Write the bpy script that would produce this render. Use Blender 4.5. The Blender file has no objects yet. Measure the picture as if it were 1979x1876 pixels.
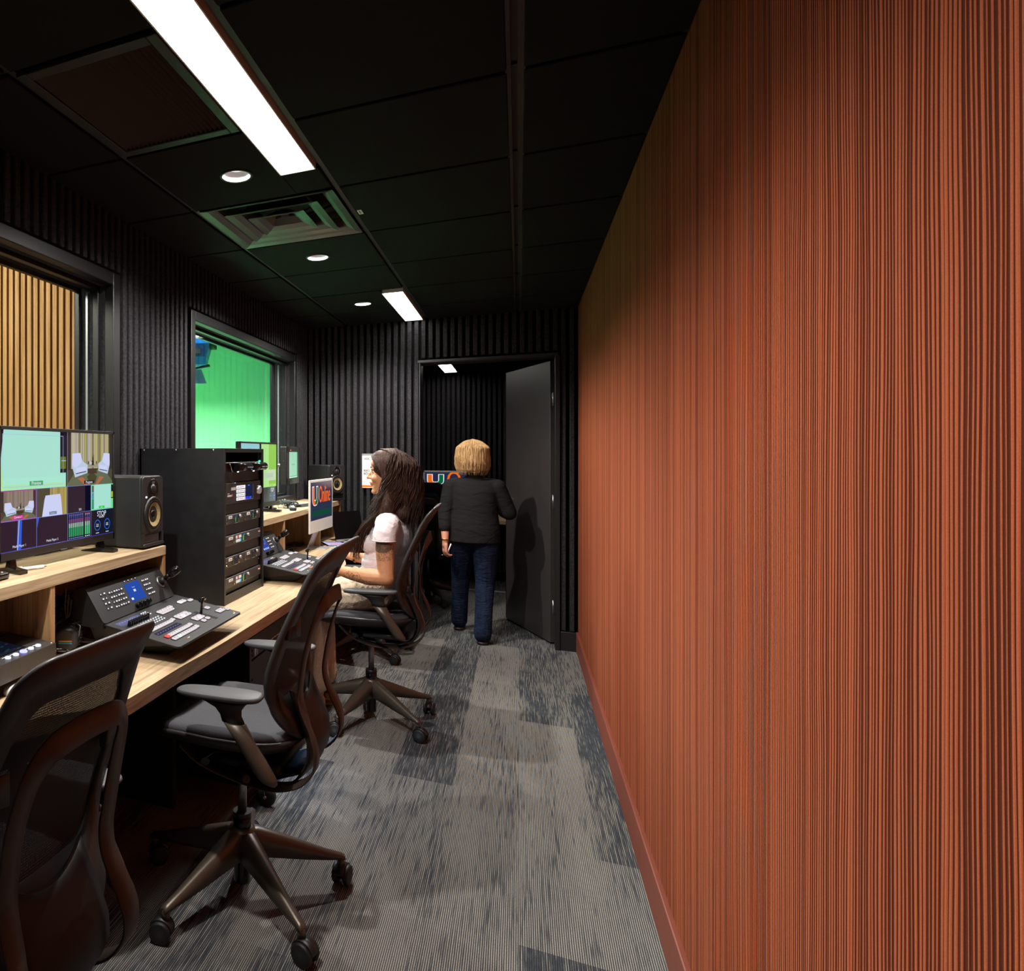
import bpy, bmesh, math, random
from mathutils import Vector, Matrix
random.seed(7)
SC = bpy.context.scene
COL = SC.collection
PI = math.pi
def R(d): return math.radians(d)
def V(*a): return Vector(a)

# ------------------------------------------------------------ camera (24 mm shift lens)
F_, CX_, CY_, CH = 1320.0, 340.0, 877.0, 1.40
YAW = math.atan((1003-CX_)/F_)
SN, CS = math.sin(YAW), math.cos(YAW)
cd = bpy.data.cameras.new('camera'); cam = bpy.data.objects.new('camera', cd); COL.objects.link(cam)
cam.location = (0, 0, CH); cam.rotation_euler = (PI/2, 0, YAW)
cd.sensor_fit = 'HORIZONTAL'; cd.sensor_width = 36.0; cd.lens = 36.0*F_/1979
cd.shift_x = (989.5-CX_)/1979; cd.shift_y = -(938-CY_)/1979; cd.clip_start = .02; cd.clip_end = 60
SC.camera = cam
def ray(u, v):
    a = (u-CX_)/F_; b = (CY_-v)/F_
    return V(-SN+a*CS, CS+a*SN, b)
def on_z(u, v, z):
    r = ray(u, v); return V(0, 0, CH)+r*((z-CH)/r.z)
def on_x(u, v, x):
    r = ray(u, v); return V(0, 0, CH)+r*(x/r.x)
def on_y(u, v, y):
    r = ray(u, v); return V(0, 0, CH)+r*(y/r.y)

# ------------------------------------------------------------ materials
def lin(c):
    return tuple(((x/255)/12.92 if x/255 <= .04045 else ((x/255+.055)/1.055)**2.4) for x in c)
class NT:
    def __init__(s, name):
        s.m = bpy.data.materials.new(name); s.m.use_nodes = True
        s.t = s.m.node_tree; s.t.nodes.clear()
        s.out = s.t.nodes.new('ShaderNodeOutputMaterial')
    def n(s, typ, **kw):
        nd = s.t.nodes.new('ShaderNode'+typ)
        for k, v in kw.items():
            if k in nd.inputs: nd.inputs[k].default_value = v
            else: setattr(nd, k, v)
        return nd
    def l(s, a, b): s.t.links.new(a, b)
    def bsdf(s, col=(.5,.5,.5), rough=.5, metal=0, spec=.5, **kw):
        b = s.n('BsdfPrincipled')
        b.inputs['Base Color'].default_value = (*col, 1); b.inputs['Roughness'].default_value = rough
        b.inputs['Metallic'].default_value = metal; b.inputs['Specular IOR Level'].default_value = spec
        for k, v in kw.items(): b.inputs[k.replace('_', ' ')].default_value = v
        s.l(b.outputs[0], s.out.inputs[0]); return b
    def co(s, scale=(1,1,1), loc=(0,0,0), rot=(0,0,0), kind='Object'):
        tc = s.n('TexCoord'); mp = s.n('Mapping')
        mp.inputs['Scale'].default_value = scale; mp.inputs['Location'].default_value = loc; mp.inputs['Rotation'].default_value = rot
        s.l(tc.outputs[kind], mp.inputs[0]); return mp.outputs[0]
    def noise(s, vec, scale=5, detail=2, rough=.5, dist=0):
        nd = s.n('TexNoise'); nd.inputs['Scale'].default_value = scale; nd.inputs['Detail'].default_value = detail
        nd.inputs['Roughness'].default_value = rough; nd.inputs['Distortion'].default_value = dist
        s.l(vec, nd.inputs['Vector']); return nd.outputs['Fac']
    def ramp(s, fac, stops, interp='LINEAR'):
        nd = s.n('ValToRGB'); cr = nd.color_ramp; cr.interpolation = interp
        while len(cr.elements) < len(stops): cr.elements.new(.5)
        for e, (p, c) in zip(cr.elements, stops):
            e.position = p; e.color = (*c, 1) if len(c) == 3 else c
        s.l(fac, nd.inputs[0]); return nd.outputs[0]
    def mix(s, fac, a, b, mode='MIX'):
        nd = s.n('Mix', data_type='RGBA', blend_type=mode)
        for i, x in ((0, fac), (6, a), (7, b)):
            if hasattr(x, 'default_value') or hasattr(x, 'links'): s.l(x, nd.inputs[i])
            else: nd.inputs[i].default_value = x if i == 0 else (*x, 1)
        return nd.outputs[2]
    def math(s, op, a, b=0.0, clamp=False):
        nd = s.n('Math', operation=op, use_clamp=clamp)
        for i, x in ((0, a), (1, b)):
            if hasattr(x, 'links'): s.l(x, nd.inputs[i])
            else: nd.inputs[i].default_value = x
        return nd.outputs[0]
    def bump(s, h, bs, strength=.3, dist=.01):
        nd = s.n('Bump'); nd.inputs['Strength'].default_value = strength; nd.inputs['Distance'].default_value = dist
        s.l(h, nd.inputs['Height']); s.l(nd.outputs[0], bs.inputs['Normal']); return nd
MATS = {}
def plain(name, rgb, rough=.5, metal=0, spec=.5, noise=0.0, nscale=60, bump=0.0, **kw):
    if name in MATS: return MATS[name]
    t = NT(name); c = lin(rgb); b = t.bsdf(c, rough, metal, spec, **kw)
    if noise or bump:
        f = t.noise(t.co(), nscale, 3, .6)
        if noise:
            lo = tuple(x*(1-noise) for x in c); hi = tuple(min(1, x*(1+noise)) for x in c)
            t.l(t.ramp(f, [(.3, lo), (.7, hi)]), b.inputs['Base Color'])
        if bump: t.bump(f, b, bump, .002)
    MATS[name] = t.m; return t.m
def glow(name, rgb, k=1.0):
    if name in MATS: return MATS[name]
    t = NT(name); e = t.n('Emission'); e.inputs[0].default_value = (*lin(rgb), 1); e.inputs[1].default_value = k
    t.l(e.outputs[0], t.out.inputs[0]); MATS[name] = t.m; return t.m
def screen_mat(name, rgb, k=1.0):
    """emissive display colour under a slightly glossy cover"""
    if name in MATS: return MATS[name]
    t = NT(name); b = t.bsdf((.005,.005,.006), .25, 0, .4)
    b.inputs['Emission Color'].default_value = (*lin(rgb), 1); b.inputs['Emission Strength'].default_value = k
    MATS[name] = t.m; return t.m

M = {}
M['black_plastic'] = plain('black_plastic', (26,26,27), .45, noise=.15, nscale=300, bump=.05)
M['soft_black'] = plain('soft_black', (29,28,29), .55, noise=.1, nscale=400, bump=.06)
M['dark_gloss'] = plain('dark_gloss', (12,11,11), .16)
M['black_matte'] = plain('black_matte', (18,18,19), .8)
M['rubber'] = plain('rubber', (22,21,21), .55, noise=.2, nscale=200)
M['charcoal_plastic'] = plain('charcoal_plastic', (44,41,42), .42, noise=.06, nscale=500, bump=.05)
M['console_black'] = plain('console_black', (23,23,25), .5, noise=.1, nscale=300)
M['arm_pad'] = plain('arm_pad', (68,68,70), .55, noise=.05, nscale=500)
M['bronze'] = plain('bronze', (86,76,66), .38, .5, noise=.10, nscale=700)
M['bronze_ribbon'] = plain('bronze_ribbon', (58,47,41), .44, .2, noise=.1, nscale=500)
M['chrome'] = plain('chrome', (200,200,205), .18, 1)
M['steel'] = plain('steel', (150,150,152), .35, .9)
M['gold'] = plain('gold', (226,170,70), .25, 1)
M['aluminium'] = plain('aluminium', (190,190,192), .38, .6)
M['rack_black'] = plain('rack_black', (24,24,26), .42, noise=.2, nscale=40)
M['device_face'] = plain('device_face', (66,63,62), .40, .3, noise=.12, nscale=80)
M['blank_panel'] = plain('blank_panel', (46,42,39), .5, noise=.12, nscale=50)
M['white_plastic'] = plain('white_plastic', (232,232,232), .4)
M['imac_white'] = plain('imac_white', (225,222,218), .35, noise=.02, nscale=30)
M['label_white'] = plain('label_white', (240,240,240), .6)
M['ink'] = plain('ink', (18,18,20), .6)
M['paper'] = plain('paper', (228,226,222), .6)
M['orange_ink'] = plain('orange_ink', (245,120,20), .6)
M['cone_yellow'] = plain('cone_yellow', (150,132,88), .6, noise=.35, nscale=160)
M['window_frame'] = plain('window_frame', (13,13,14), .45, noise=.2, nscale=50)
M['door_leaf'] = plain('door_leaf', (54,49,48), .46, spec=1.0, noise=.10, nscale=8)
M['door_edge'] = plain('door_edge', (20,19,19), .5)
M['jamb'] = plain('jamb', (44,43,50), .4)
M['skin_tone'] = None
M['orange_base'] = plain('orange_base', (118,54,36), .55, noise=.05, nscale=20)
M['ceil_grid'] = plain('ceil_grid', (22,21,23), .5)
M['plenum'] = plain('plenum', (6,6,6), .9)
M['concrete_black'] = plain('studio_black', (26,25,27), .8, noise=.2, nscale=10)
M['blue_body'] = plain('blue_body', (10,120,215), .35, noise=.1, nscale=20)
M['key_dark'] = plain('key_dark', (34,34,38), .5)

# felt of the acoustic fins
def felt(name, rgb, spread=.55, bump=.5):
    t = NT(name); b = t.bsdf(lin(rgb), .95, 0, .15)
    vec = t.co(); f = t.noise(vec, 420, 3, .7); g = t.noise(vec, 90, 2, .6)
    f2 = t.math('MULTIPLY', f, g); c = lin(rgb)
    t.l(t.ramp(f2, [(.12, tuple(x*(1-spread) for x in c)), (.42, tuple(x*(1+spread*1.6) for x in c))]), b.inputs['Base Color'])
    t.bump(f, b, bump, .003); MATS[name] = t.m; return t.m
M['felt'] = felt('charcoal_felt', (44,43,46))
M['felt_back'] = felt('charcoal_felt_ground', (14,14,15))

# oak laminate, grain along a chosen axis
def oak(name, axis, base=((160,134,102),(194,168,134),(210,187,154))):
    t = NT(name); b = t.bsdf((.5,.4,.25), .48, 0, .35)
    sc = [26, 26, 26]; sc[axis] = 1.1
    v = t.co(tuple(sc)); f = t.noise(v, 1.6, 5, .65, .6)
    sc2 = [170, 170, 170]; sc2[axis] = 3.5
    f2 = t.noise(t.co(tuple(sc2)), 1.5, 3, .6)
    c1 = t.ramp(f, [(.28, lin(base[0])), (.5, lin(base[1])), (.72, lin(base[2]))])
    c2 = t.ramp(f2, [(.35, (.62,.58,.52)), (.62, (1,1,1))])
    t.l(t.mix(.75, c1, c2, 'MULTIPLY'), b.inputs['Base Color'])
    t.bump(f2, b, .12, .002); MATS[name] = t.m; return t.m
M['oak_y'] = oak('oak_laminate_long', 1)
M['oak_z'] = oak('oak_laminate_upright', 2, ((132,98,66),(176,136,94),(196,160,116)))
M['oak_x'] = oak('oak_laminate_cross', 0)
def slat_wood():
    t = NT('studio_oak_slats'); b = t.bsdf((.5,.4,.25), .6, 0, .25)
    f = t.noise(t.co((60,60,1.6)), 1.2, 5, .65, .5); g = t.noise(t.co((19,19,.01)), 1, 0)
    c1 = t.ramp(f, [(.3, lin((150,106,62))), (.5, lin((196,150,98))), (.7, lin((214,174,124)))])
    c2 = t.ramp(g, [(.3, (.72,.68,.62)), (.7, (1.05,1.0,.95))])
    t.l(t.mix(.7, c1, c2, 'MULTIPLY'), b.inputs['Base Color']); MATS['slats'] = t.m; return t.m
M['slats'] = slat_wood()

# rust coloured corded felt on the right-hand wall (cords run vertically)
def rust():
    t = NT('rust_corded_felt'); b = t.bsdf((.4,.12,.05), .92, 0, .12)
    vw = t.co((1,1,1)); sway = t.noise(t.co((7,7,1.3)), 1.0, 2)          # slow wander of each cord
    sep = t.n('SeparateXYZ'); t.l(vw, sep.inputs[0])
    y = t.math('ADD', sep.outputs[1], t.math('MULTIPLY', sway, .030))
    comb = t.n('CombineXYZ'); t.l(y, comb.inputs[0]); t.l(t.math('MULTIPLY', sep.outputs[2], .005), comb.inputs[2])
    ys = t.math('MULTIPLY', y, 118); cid = t.math('FLOOR', ys); cf = t.math('FRACT', ys)
    cw = t.n('TexWhiteNoise', noise_dimensions='1D'); t.l(cid, cw.inputs['W']); rv = cw.outputs['Value']
    drift = t.noise(t.co((1,60,1.4)), 1.0, 1)
    cf = t.math('ADD', cf, t.math('MULTIPLY', t.math('SUBTRACT', rv, .5), .22)); prof = t.math('PINGPONG', cf, .5)                                   # 0 in the groove, .5 on the crest
    r2 = t.n('TexWhiteNoise', noise_dimensions='1D'); t.l(t.math('ADD', cid, .37), r2.inputs['W'])
    half = t.math('ADD', .0, t.math('MULTIPLY', t.math('ADD', t.math('MULTIPLY', r2.outputs['Value'], .6), t.math('MULTIPLY', drift, .45)), .46))
    cords = t.math('SUBTRACT', prof, t.math('SUBTRACT', .5, half))
    fuzz = t.noise(vw, 900, 2, .8)
    mask = t.math('MULTIPLY', t.math('ADD', cords, .03), 14, True)
    wide = t.noise(comb.outputs[0], 22, 2, .6)
    dark = t.mix(fuzz, lin((60,24,11)), lin((100,44,24)))
    lite = t.mix(fuzz, lin((136,62,34)), lin((200,111,73)))
    c = t.mix(mask, dark, lite)
    tone = t.ramp(wide, [(.35, (.94,.93,.93)), (.65, (1.03,1.01,1.0))])
    t.l(t.mix(.8, c, tone, 'MULTIPLY'), b.inputs['Base Color'])
    t.bump(t.math('ADD', cords, t.math('MULTIPLY', fuzz, .15)), b, .55, .006)
    MATS['rust'] = t.m; return t.m
M['rust'] = rust()

# loop-pile carpet planks, thin lines along the room
def carpet():
    t = NT('grey_loop_carpet'); b = t.bsdf((.1,.1,.1), .95, 0, .1)
    vec = t.co(); sep = t.n('SeparateXYZ'); t.l(vec, sep.inputs[0])
    # plank cells: .25 m x .92 m, staggered
    br = t.n('TexBrick'); br.offset = .37; br.offset_frequency = 2; br.squash = 1
    for k, v in (('Scale', 1.0), ('Mortar Size', .0), ('Brick Width', .92), ('Row Height', .25), ('Bias', 0.0)): br.inputs[k].default_value = v
    br.inputs['Color1'].default_value = (0,0,0,1); br.inputs['Color2'].default_value = (1,1,1,1)
    t.l(t.co((1,1,1), rot=(0,0,PI/2)), br.inputs['Vector']); cell = br.outputs['Color']
    wob = t.noise(t.co((1,.35,1)), 9, 2)
    xs = t.math('MULTIPLY', t.math('ADD', sep.outputs[0], t.math('MULTIPLY', wob, .004)), 175)          # one cord of yarn each 5.7 mm
    rid = t.math('FLOOR', xs); frc = t.math('FRACT', xs)
    dash = t.noise(t.co((155,5.5,1)), 1.0, 2, .6)
    cw = t.n('TexWhiteNoise', noise_dimensions='3D'); t.l(cell, cw.inputs['Vector'])
    patch = t.noise(t.co((7,.9,1)), 1.0, 2, .6); fleck = t.noise(t.co((60,22,1)), 1.0, 2, .6)
    loops = t.noise(t.co((1,1,1)), 330, 1, .5); lines = t.math('PINGPONG', frc, .5)
    tone = t.math('ADD', t.math('MULTIPLY', patch, .75), t.math('MULTIPLY', cell, .30))
    ground = t.mix(t.ramp(tone, [(.42, (0,0,0)), (.95, (1,1,1))]), lin((52,57,64)), lin((96,98,100)))
    ground = t.mix(t.ramp(fleck, [(.45, (0,0,0)), (.62, (.55,.55,.55))]), ground, lin((70,75,80)))
    inten = t.math('ADD', t.math('MULTIPLY', dash, 1.1), t.math('MULTIPLY', tone, .75))
    lm = t.math('MULTIPLY', t.ramp(lines, [(.20, (0,0,0)), (.34, (1,1,1))]), t.ramp(inten, [(.80, (.06,.06,.06)), (1.22, (.95,.95,.95))]))
    c = t.mix(lm, ground, lin((160,154,144)))
    c = t.mix(.8, c, t.ramp(lines, [(.0, (.50,.50,.51)), (.14, (1,1,1))]), 'MULTIPLY')
    c = t.mix(.8, c, t.ramp(loops, [(.32, (.62,.62,.62)), (.62, (1.15,1.15,1.15))]), 'MULTIPLY')
    t.l(c, b.inputs['Base Color'])
    t.bump(t.math('ADD', lines, t.math('MULTIPLY', loops, .6)), b, .6, .006); MATS['carpet'] = t.m; return t.m
M['carpet'] = carpet()
def tiles():
    t = NT('black_ceiling_tile'); b = t.bsdf(lin((20,19,19)), .85, 0, .12)
    f = t.noise(t.co(), 500, 2, .6); t.l(t.ramp(f, [(.3, lin((16,15,15))), (.7, lin((22,21,21)))]), b.inputs['Base Color'])
    t.bump(f, b, .15, .001); MATS['tile'] = t.m; return t.m
M['tile'] = tiles()
def mesh_fabric(name, rgb, hole=.42):
    """woven see-through mesh"""
    t = NT(name); b = t.n('BsdfPrincipled'); b.inputs['Base Color'].default_value = (*lin(rgb), 1); b.inputs['Roughness'].default_value = .7
    v = t.co((1,1,1)); sep = t.n('SeparateXYZ'); t.l(v, sep.inputs[0])
    a = t.math('FRACT', t.math('MULTIPLY', sep.outputs[1], 330)); c = t.math('FRACT', t.math('MULTIPLY', sep.outputs[2], 200))
    m1 = t.math('MULTIPLY', t.math('GREATER_THAN', a, 1-hole), t.math('GREATER_THAN', c, .45))
    tr = t.n('BsdfTransparent'); mx = t.n('MixShader'); t.l(m1, mx.inputs[0]); t.l(b.outputs[0], mx.inputs[1]); t.l(tr.outputs[0], mx.inputs[2])
    t.l(mx.outputs[0], t.out.inputs[0]); MATS[name] = t.m; return t.m
M['back_mesh'] = mesh_fabric('black_back_mesh', (13,13,14), .07)
M['satin_dark'] = plain('satin_dark', (30,27,27), .48, spec=.3)
M['seat_fabric'] = plain('grey_seat_fabric', (70,70,74), .95, spec=.2, noise=.5, nscale=700, bump=.4)
def glass():
    t = NT('window_glass'); g = t.n('BsdfGlossy'); g.inputs['Roughness'].default_value = .01; g.inputs['Color'].default_value = (1,1,1,1)
    tr = t.n('BsdfTransparent'); tr.inputs[0].default_value = (.93,.96,.95,1)
    lw = t.n('LayerWeight'); lw.inputs[0].default_value = .5; mx = t.n('MixShader')
    p5 = t.math('POWER', lw.outputs['Facing'], 4.5); t.l(t.math('ADD', t.math('MULTIPLY', p5, .6), .03, True), mx.inputs[0]); t.l(tr.outputs[0], mx.inputs[1]); t.l(g.outputs[0], mx.inputs[2]); t.l(mx.outputs[0], t.out.inputs[0])
    MATS['glass'] = t.m; return t.m
M['glass'] = glass()
M['green_wall'] = plain('green_screen_paint', (152,230,172), .8, noise=.03, nscale=3)
M['lamp_lens'] = glow('lit_diffuser', (255,250,242), 11)
M['downlight_lens'] = glow('downlight_lens', (255,248,240), 1.1)

# ------------------------------------------------------------ mesh builder
class B:
    def __init__(s): s.bm = bmesh.new(); s.mi = 0; s.mats = []; s.X = Matrix.Identity(4)
    def mat(s, m):
        if isinstance(m, str): m = M[m]
        if m not in s.mats: s.mats.append(m)
        s.mi = s.mats.index(m); return s
    def at(s, X): s.X = X; return s
    def _v(s, co): return s.bm.verts.new(s.X @ Vector(co))
    def _f(s, vs, smooth=False):
        try: f = s.bm.faces.new(vs)
        except ValueError: return None
        f.material_index = s.mi; f.smooth = smooth; return f
    def box(s, x0, x1, y0, y1, z0, z1, bev=0, seg=2):
        co = [(x,y,z) for x in (x0,x1) for y in (y0,y1) for z in (z0,z1)]
        v = [s._v(c) for c in co]
        fs = [s._f([v[i] for i in q]) for q in ((0,1,3,2),(4,6,7,5),(0,4,5,1),(2,3,7,6),(0,2,6,4),(1,5,7,3))]
        if bev:
            r = bmesh.ops.bevel(s.bm, geom=list({e for f in fs for e in f.edges}), offset=bev, segments=seg, profile=.5, affect='EDGES')
            for f in r['faces']: f.material_index = s.mi; f.smooth = True
        return s
    def loft(s, rings, closed=True, caps=(True, True), smooth=True):
        rows = [[s._v(c) for c in r] for r in rings]
        n = len(rows[0])
        for a, b in zip(rows, rows[1:]):
            for i in range(n if closed else n-1):
                j = (i+1) % n; s._f([a[i], a[j], b[j], b[i]], smooth)
        if caps[0]: s._f(rows[0][::-1])
        if caps[1]: s._f(rows[-1])
        return s
    def prism(s, poly, d0, d1, axis='z', smooth=False, bev=0):
        def m(p, d): return {'z': (p[0], p[1], d), 'x': (d, p[0], p[1]), 'y': (p[0], d, p[1])}[axis]
        a = [s._v(m(p, d0)) for p in poly]; b = [s._v(m(p, d1)) for p in poly]; n = len(poly)
        fs = [s._f([a[i], a[(i+1) % n], b[(i+1) % n], b[i]], smooth) for i in range(n)]
        fs += [s._f(a[::-1]), s._f(b)]
        if bev:
            es = {e for f in fs[-2:] if f for e in f.edges}
            r = bmesh.ops.bevel(s.bm, geom=list(es), offset=bev, segments=2, profile=.5, affect='EDGES')
            for f in r['faces']: f.material_index = s.mi; f.smooth = True
        return s
    def cyl(s, p0, p1, r0, r1=None, n=20, caps=(True, True), smooth=True):
        r1 = r0 if r1 is None else r1; p0, p1 = Vector(p0), Vector(p1); d = (p1-p0).normalized()
        a = d.orthogonal().normalized(); b = d.cross(a)
        return s.loft([[p+(a*math.cos(2*PI*i/n)+b*math.sin(2*PI*i/n))*r for i in range(n)] for p, r in ((p0, r0), (p1, r1))], caps=caps, smooth=smooth)
    def lathe(s, prof, p, d=(0,0,1), n=24, caps=(True, True)):
        p, d = Vector(p), Vector(d).normalized(); a = d.orthogonal().normalized(); b = d.cross(a)
        return s.loft([[p+d*h+(a*math.cos(2*PI*i/n)+b*math.sin(2*PI*i/n))*r for i in range(n)] for r, h in prof], caps=caps)
    def tube(s, pts, r, n=8, caps=(True, True)):
        pts = [Vector(p) for p in pts]; rs = r if isinstance(r, (list, tuple)) else [r]*len(pts); rings = []; a = None
        for i, p in enumerate(pts):
            t = (pts[min(i+1, len(pts)-1)]-pts[max(i-1, 0)]).normalized()
            if a is None: a = t.orthogonal().normalized()
            a = (a-t*a.dot(t))
            a = a.normalized() if a.length > 1e-6 else t.orthogonal().normalized()
            b = t.cross(a)
            rings.append([p+(a*math.cos(2*PI*k/n)+b*math.sin(2*PI*k/n))*rs[i] for k in range(n)])
        return s.loft(rings, caps=caps)
    def band(s, pts, guides, w, th, rnd=.25):
        """flat strip: thin along guide, wide across"""
        pts = [Vector(p) for p in pts]; rings = []
        for i, p in enumerate(pts):
            t = (pts[min(i+1, len(pts)-1)]-pts[max(i-1, 0)]).normalized(); g = Vector(guides[i]); g = (g-t*g.dot(t)).normalized()
            x = t.cross(g).normalized(); ww = (w[i] if isinstance(w, (list, tuple)) else w)/2; tt = (th[i] if isinstance(th, (list, tuple)) else th)/2
            k = .8
            sec = [(-ww, -tt*.3), (-ww*.94, -tt*.9), (0, -tt), (ww*.94, -tt*.9), (ww, -tt*.3), (ww, tt*.3), (ww*.94, tt*.9), (0, tt), (-ww*.94, tt*.9), (-ww, tt*.3)]
            rings.append([p+x*a+g*b for a, b in sec])
        return s.loft(rings)
    def ball(s, c, r, u=16, v=10):
        r = (r, r, r) if not hasattr(r, '__len__') else r; c = Vector(c); rings = []
        for j in range(v+1):
            ph = PI*j/v
            rr = max(math.sin(ph), 1e-3)
            rings.append([(c.x+r[0]*rr*math.cos(2*PI*i/u), c.y+r[1]*rr*math.sin(2*PI*i/u), c.z-r[2]*math.cos(ph)) for i in range(u)])
        return s.loft(rings)
    def quad(s, *p): s._f([s._v(c) for c in p]); return s
    def text(s, txt, size, X, align='CENTER', depth=0.0, sx=1.0):
        cu = bpy.data.curves.new('t', 'FONT'); cu.body = txt; cu.size = size; cu.align_x = align; cu.align_y = 'CENTER'; cu.extrude = depth; cu.resolution_u = 3
        o = bpy.data.objects.new('t', cu); COL.objects.link(o)
        dg = bpy.context.evaluated_depsgraph_get(); me = bpy.data.meshes.new_from_object(o.evaluated_get(dg))
        T = s.X @ X @ Matrix.Diagonal((sx, 1, 1, 1)); vs = [s.bm.verts.new(T @ v.co) for v in me.vertices]
        for p in me.polygons: s._f([vs[i] for i in p.vertices])
        bpy.data.objects.remove(o); bpy.data.curves.remove(cu); bpy.data.meshes.remove(me); return s
    def build(s, name, parent=None, recalc=True):
        if recalc: bmesh.ops.recalc_face_normals(s.bm, faces=s.bm.faces)
        me = bpy.data.meshes.new(name); s.bm.to_mesh(me); s.bm.free()
        for m in s.mats: me.materials.append(m)
        o = bpy.data.objects.new(name, me); COL.objects.link(o)
        if parent: o.parent = parent
        return o
def nb(m=None, X=None):
    b = B()
    if m: b.mat(m)
    if X is not None: b.at(X)
    return b
def frame(o, u, v, n=None):
    u, v, o = Vector(u).normalized(), Vector(v).normalized(), Vector(o); n = u.cross(v)
    return Matrix(((u.x, v.x, n.x, o.x), (u.y, v.y, n.y, o.y), (u.z, v.z, n.z, o.z), (0,0,0,1)))
def face_x(o): return frame(o, (0,1,0), (0,0,1))           # a panel facing +X: local x = world Y, local y = up
def face_my(o): return frame(o, (1,0,0), (0,0,1))          # a panel facing -Y
def thing(name, label, cat, loc=(0,0,0), rz=0, group=None):
    o = bpy.data.objects.new(name, None); COL.objects.link(o); o.empty_display_size = .05
    o.location = loc; o.rotation_euler = (0,0,rz); o['label'] = label; o['category'] = cat
    if group: o['group'] = group
    return o
def tag(o, label, cat, group=None, kind=None):
    o['label'] = label; o['category'] = cat
    if group: o['group'] = group
    if kind: o['kind'] = kind
    return o
def struct(o): o['kind'] = 'structure'; return o
def dup(root, loc, rz, label, group=None):
    r = root.copy(); COL.objects.link(r); r.location = loc; r.rotation_euler = (0,0,rz); r['label'] = label
    if group: r['group'] = group
    for ch in list(root.children):
        c = ch.copy(); COL.objects.link(c); c.parent = r
        for g in ch.children:
            d = g.copy(); COL.objects.link(d); d.parent = c
    return r
def rrect(x0, x1, y0, y1, r, n=5):
    p = []
    for cx, cy, a in ((x1-r, y1-r, 0), (x0+r, y1-r, 90), (x0+r, y0+r, 180), (x1-r, y0+r, 270)):
        p += [(cx+r*math.cos(R(a+90*i/n)), cy+r*math.sin(R(a+90*i/n))) for i in range(n+1)]
    return p
def lerp(a, b, t): return a+(b-a)*t
def interp(tab, x):
    for (a, va), (b, vb) in zip(tab, tab[1:]):
        if (a <= x <= b) or (a >= x >= b): return lerp(va, vb, (x-a)/(b-a) if b != a else 0)
    return tab[0][1] if abs(x-tab[0][0]) < abs(x-tab[-1][0]) else tab[-1][1]
def smooth_path(pts, n=6):
    """Catmull-Rom resample"""
    P = [Vector(p) for p in pts]; P = [P[0]*2-P[1]]+P+[P[-1]*2-P[-2]]; out = []
    for i in range(1, len(P)-2):
        a, b, c, d = P[i-1], P[i], P[i+1], P[i+2]
        for k in range(n):
            t = k/n; out.append(.5*((2*b)+(c-a)*t+(2*a-5*b+4*c-d)*t*t+(3*b-a-3*c+d)*t**3))
    out.append(P[-2]); return out
# ============================================================ ROOM SHELL
XL, XR, Y0, Y1, H = -1.615, .375, -1.7, 5.62, 2.44         # control room; XL is the wall plane behind the fins
PIT, FW, FD = .0525, .030, .035
b = nb('carpet'); b.box(XL-.3, 1.6, Y0-.2, 8.5, -.1, 0); struct(b.build('floor'))
b = nb('plenum'); b.box(XL-.1, XR+.1, Y0-.1, Y1+.12, H+.09, H+.2)
b.box(-1.62, .5, Y1-.0, Y1+.14, H-.02, H+.1)
struct(b.build('ceiling_deck')).name = 'ceiling'

# suspended ceiling: tegular tiles in a black grid; openings for lights, vent and return grille
XS = [(-1.58, -1.262), (-1.238, -.652), (-.628, -.030), (.012, .372)]
YL = [-1.68, -1.55, -.94, -.33, .265, .87, 1.47, 2.07, 2.665, 3.265, 3.87, 4.47, 5.07, 5.60]
b = nb('tile'); LX0, LX1 = -.795, -.662                       # linear light slot
DLS = [(-.945, 2.385), (-.95, 3.565), (-.965, 4.805), (-.945, 1.19)]
def tile(x0, x1, y0, y1):
    for hx_, hy_ in DLS:
        if x0 < hx_ < x1 and y0 < hy_ < y1:
            n = 40; circ = [(hx_+.0525*math.cos(2*PI*k/n), hy_+.0525*math.sin(2*PI*k/n)) for k in range(n)]; sq = []
            for k in range(n):
                c_, s_ = math.cos(2*PI*k/n), math.sin(2*PI*k/n); m = max(abs(c_), abs(s_)); c_, s_ = c_/m, s_/m
                sq.append((hx_+(c_*(x1-hx_) if c_ > 0 else c_*(hx_-x0)), hy_+(s_*(y1-hy_) if s_ > 0 else s_*(hy_-y0))))
            b.loft([[(x, y, H+.02) for x, y in sq], [(x, y, H) for x, y in sq], [(x, y, H) for x, y in circ], [(x, y, H+.02) for x, y in circ]], caps=(False, False), smooth=False); return
    b.box(x0, x1, y0, y1, H, H+.02, bev=.003, seg=1)
for i, (x0, x1) in enumerate(XS):
    for ya, yb in zip(YL, YL[1:]):
        a, c = ya+.008, yb-.008
        if i == 1:
            if abs(ya-2.665) < .01: continue                  # air diffuser
            if abs(ya-1.47) < .01: continue                   # return grille
            lit = ya < 2.43 or ya > 4.4
            if abs(ya-2.07) < .01:
                tile(x0, LX0, a, c); tile(LX0, x1, 2.455, c); continue
            if lit: tile(x0, LX0, a, c)
            else: tile(x0, x1, a, c)
        else: tile(x0, x1, a, c)
o = struct(b.build('ceiling'))
b = nb('ceil_grid')
for x in (-1.25, -.640): b.box(x-.011, x+.011, Y0, 5.60, H+.011, H+.017)
b.box(-.034, -.020, Y0, 5.60, H+.003, H+.02); b.box(-.004, .016, Y0, 5.60, H+.003, H+.02); b.box(-.034, .016, Y0, 5.60, H+.02, H+.024)
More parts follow.
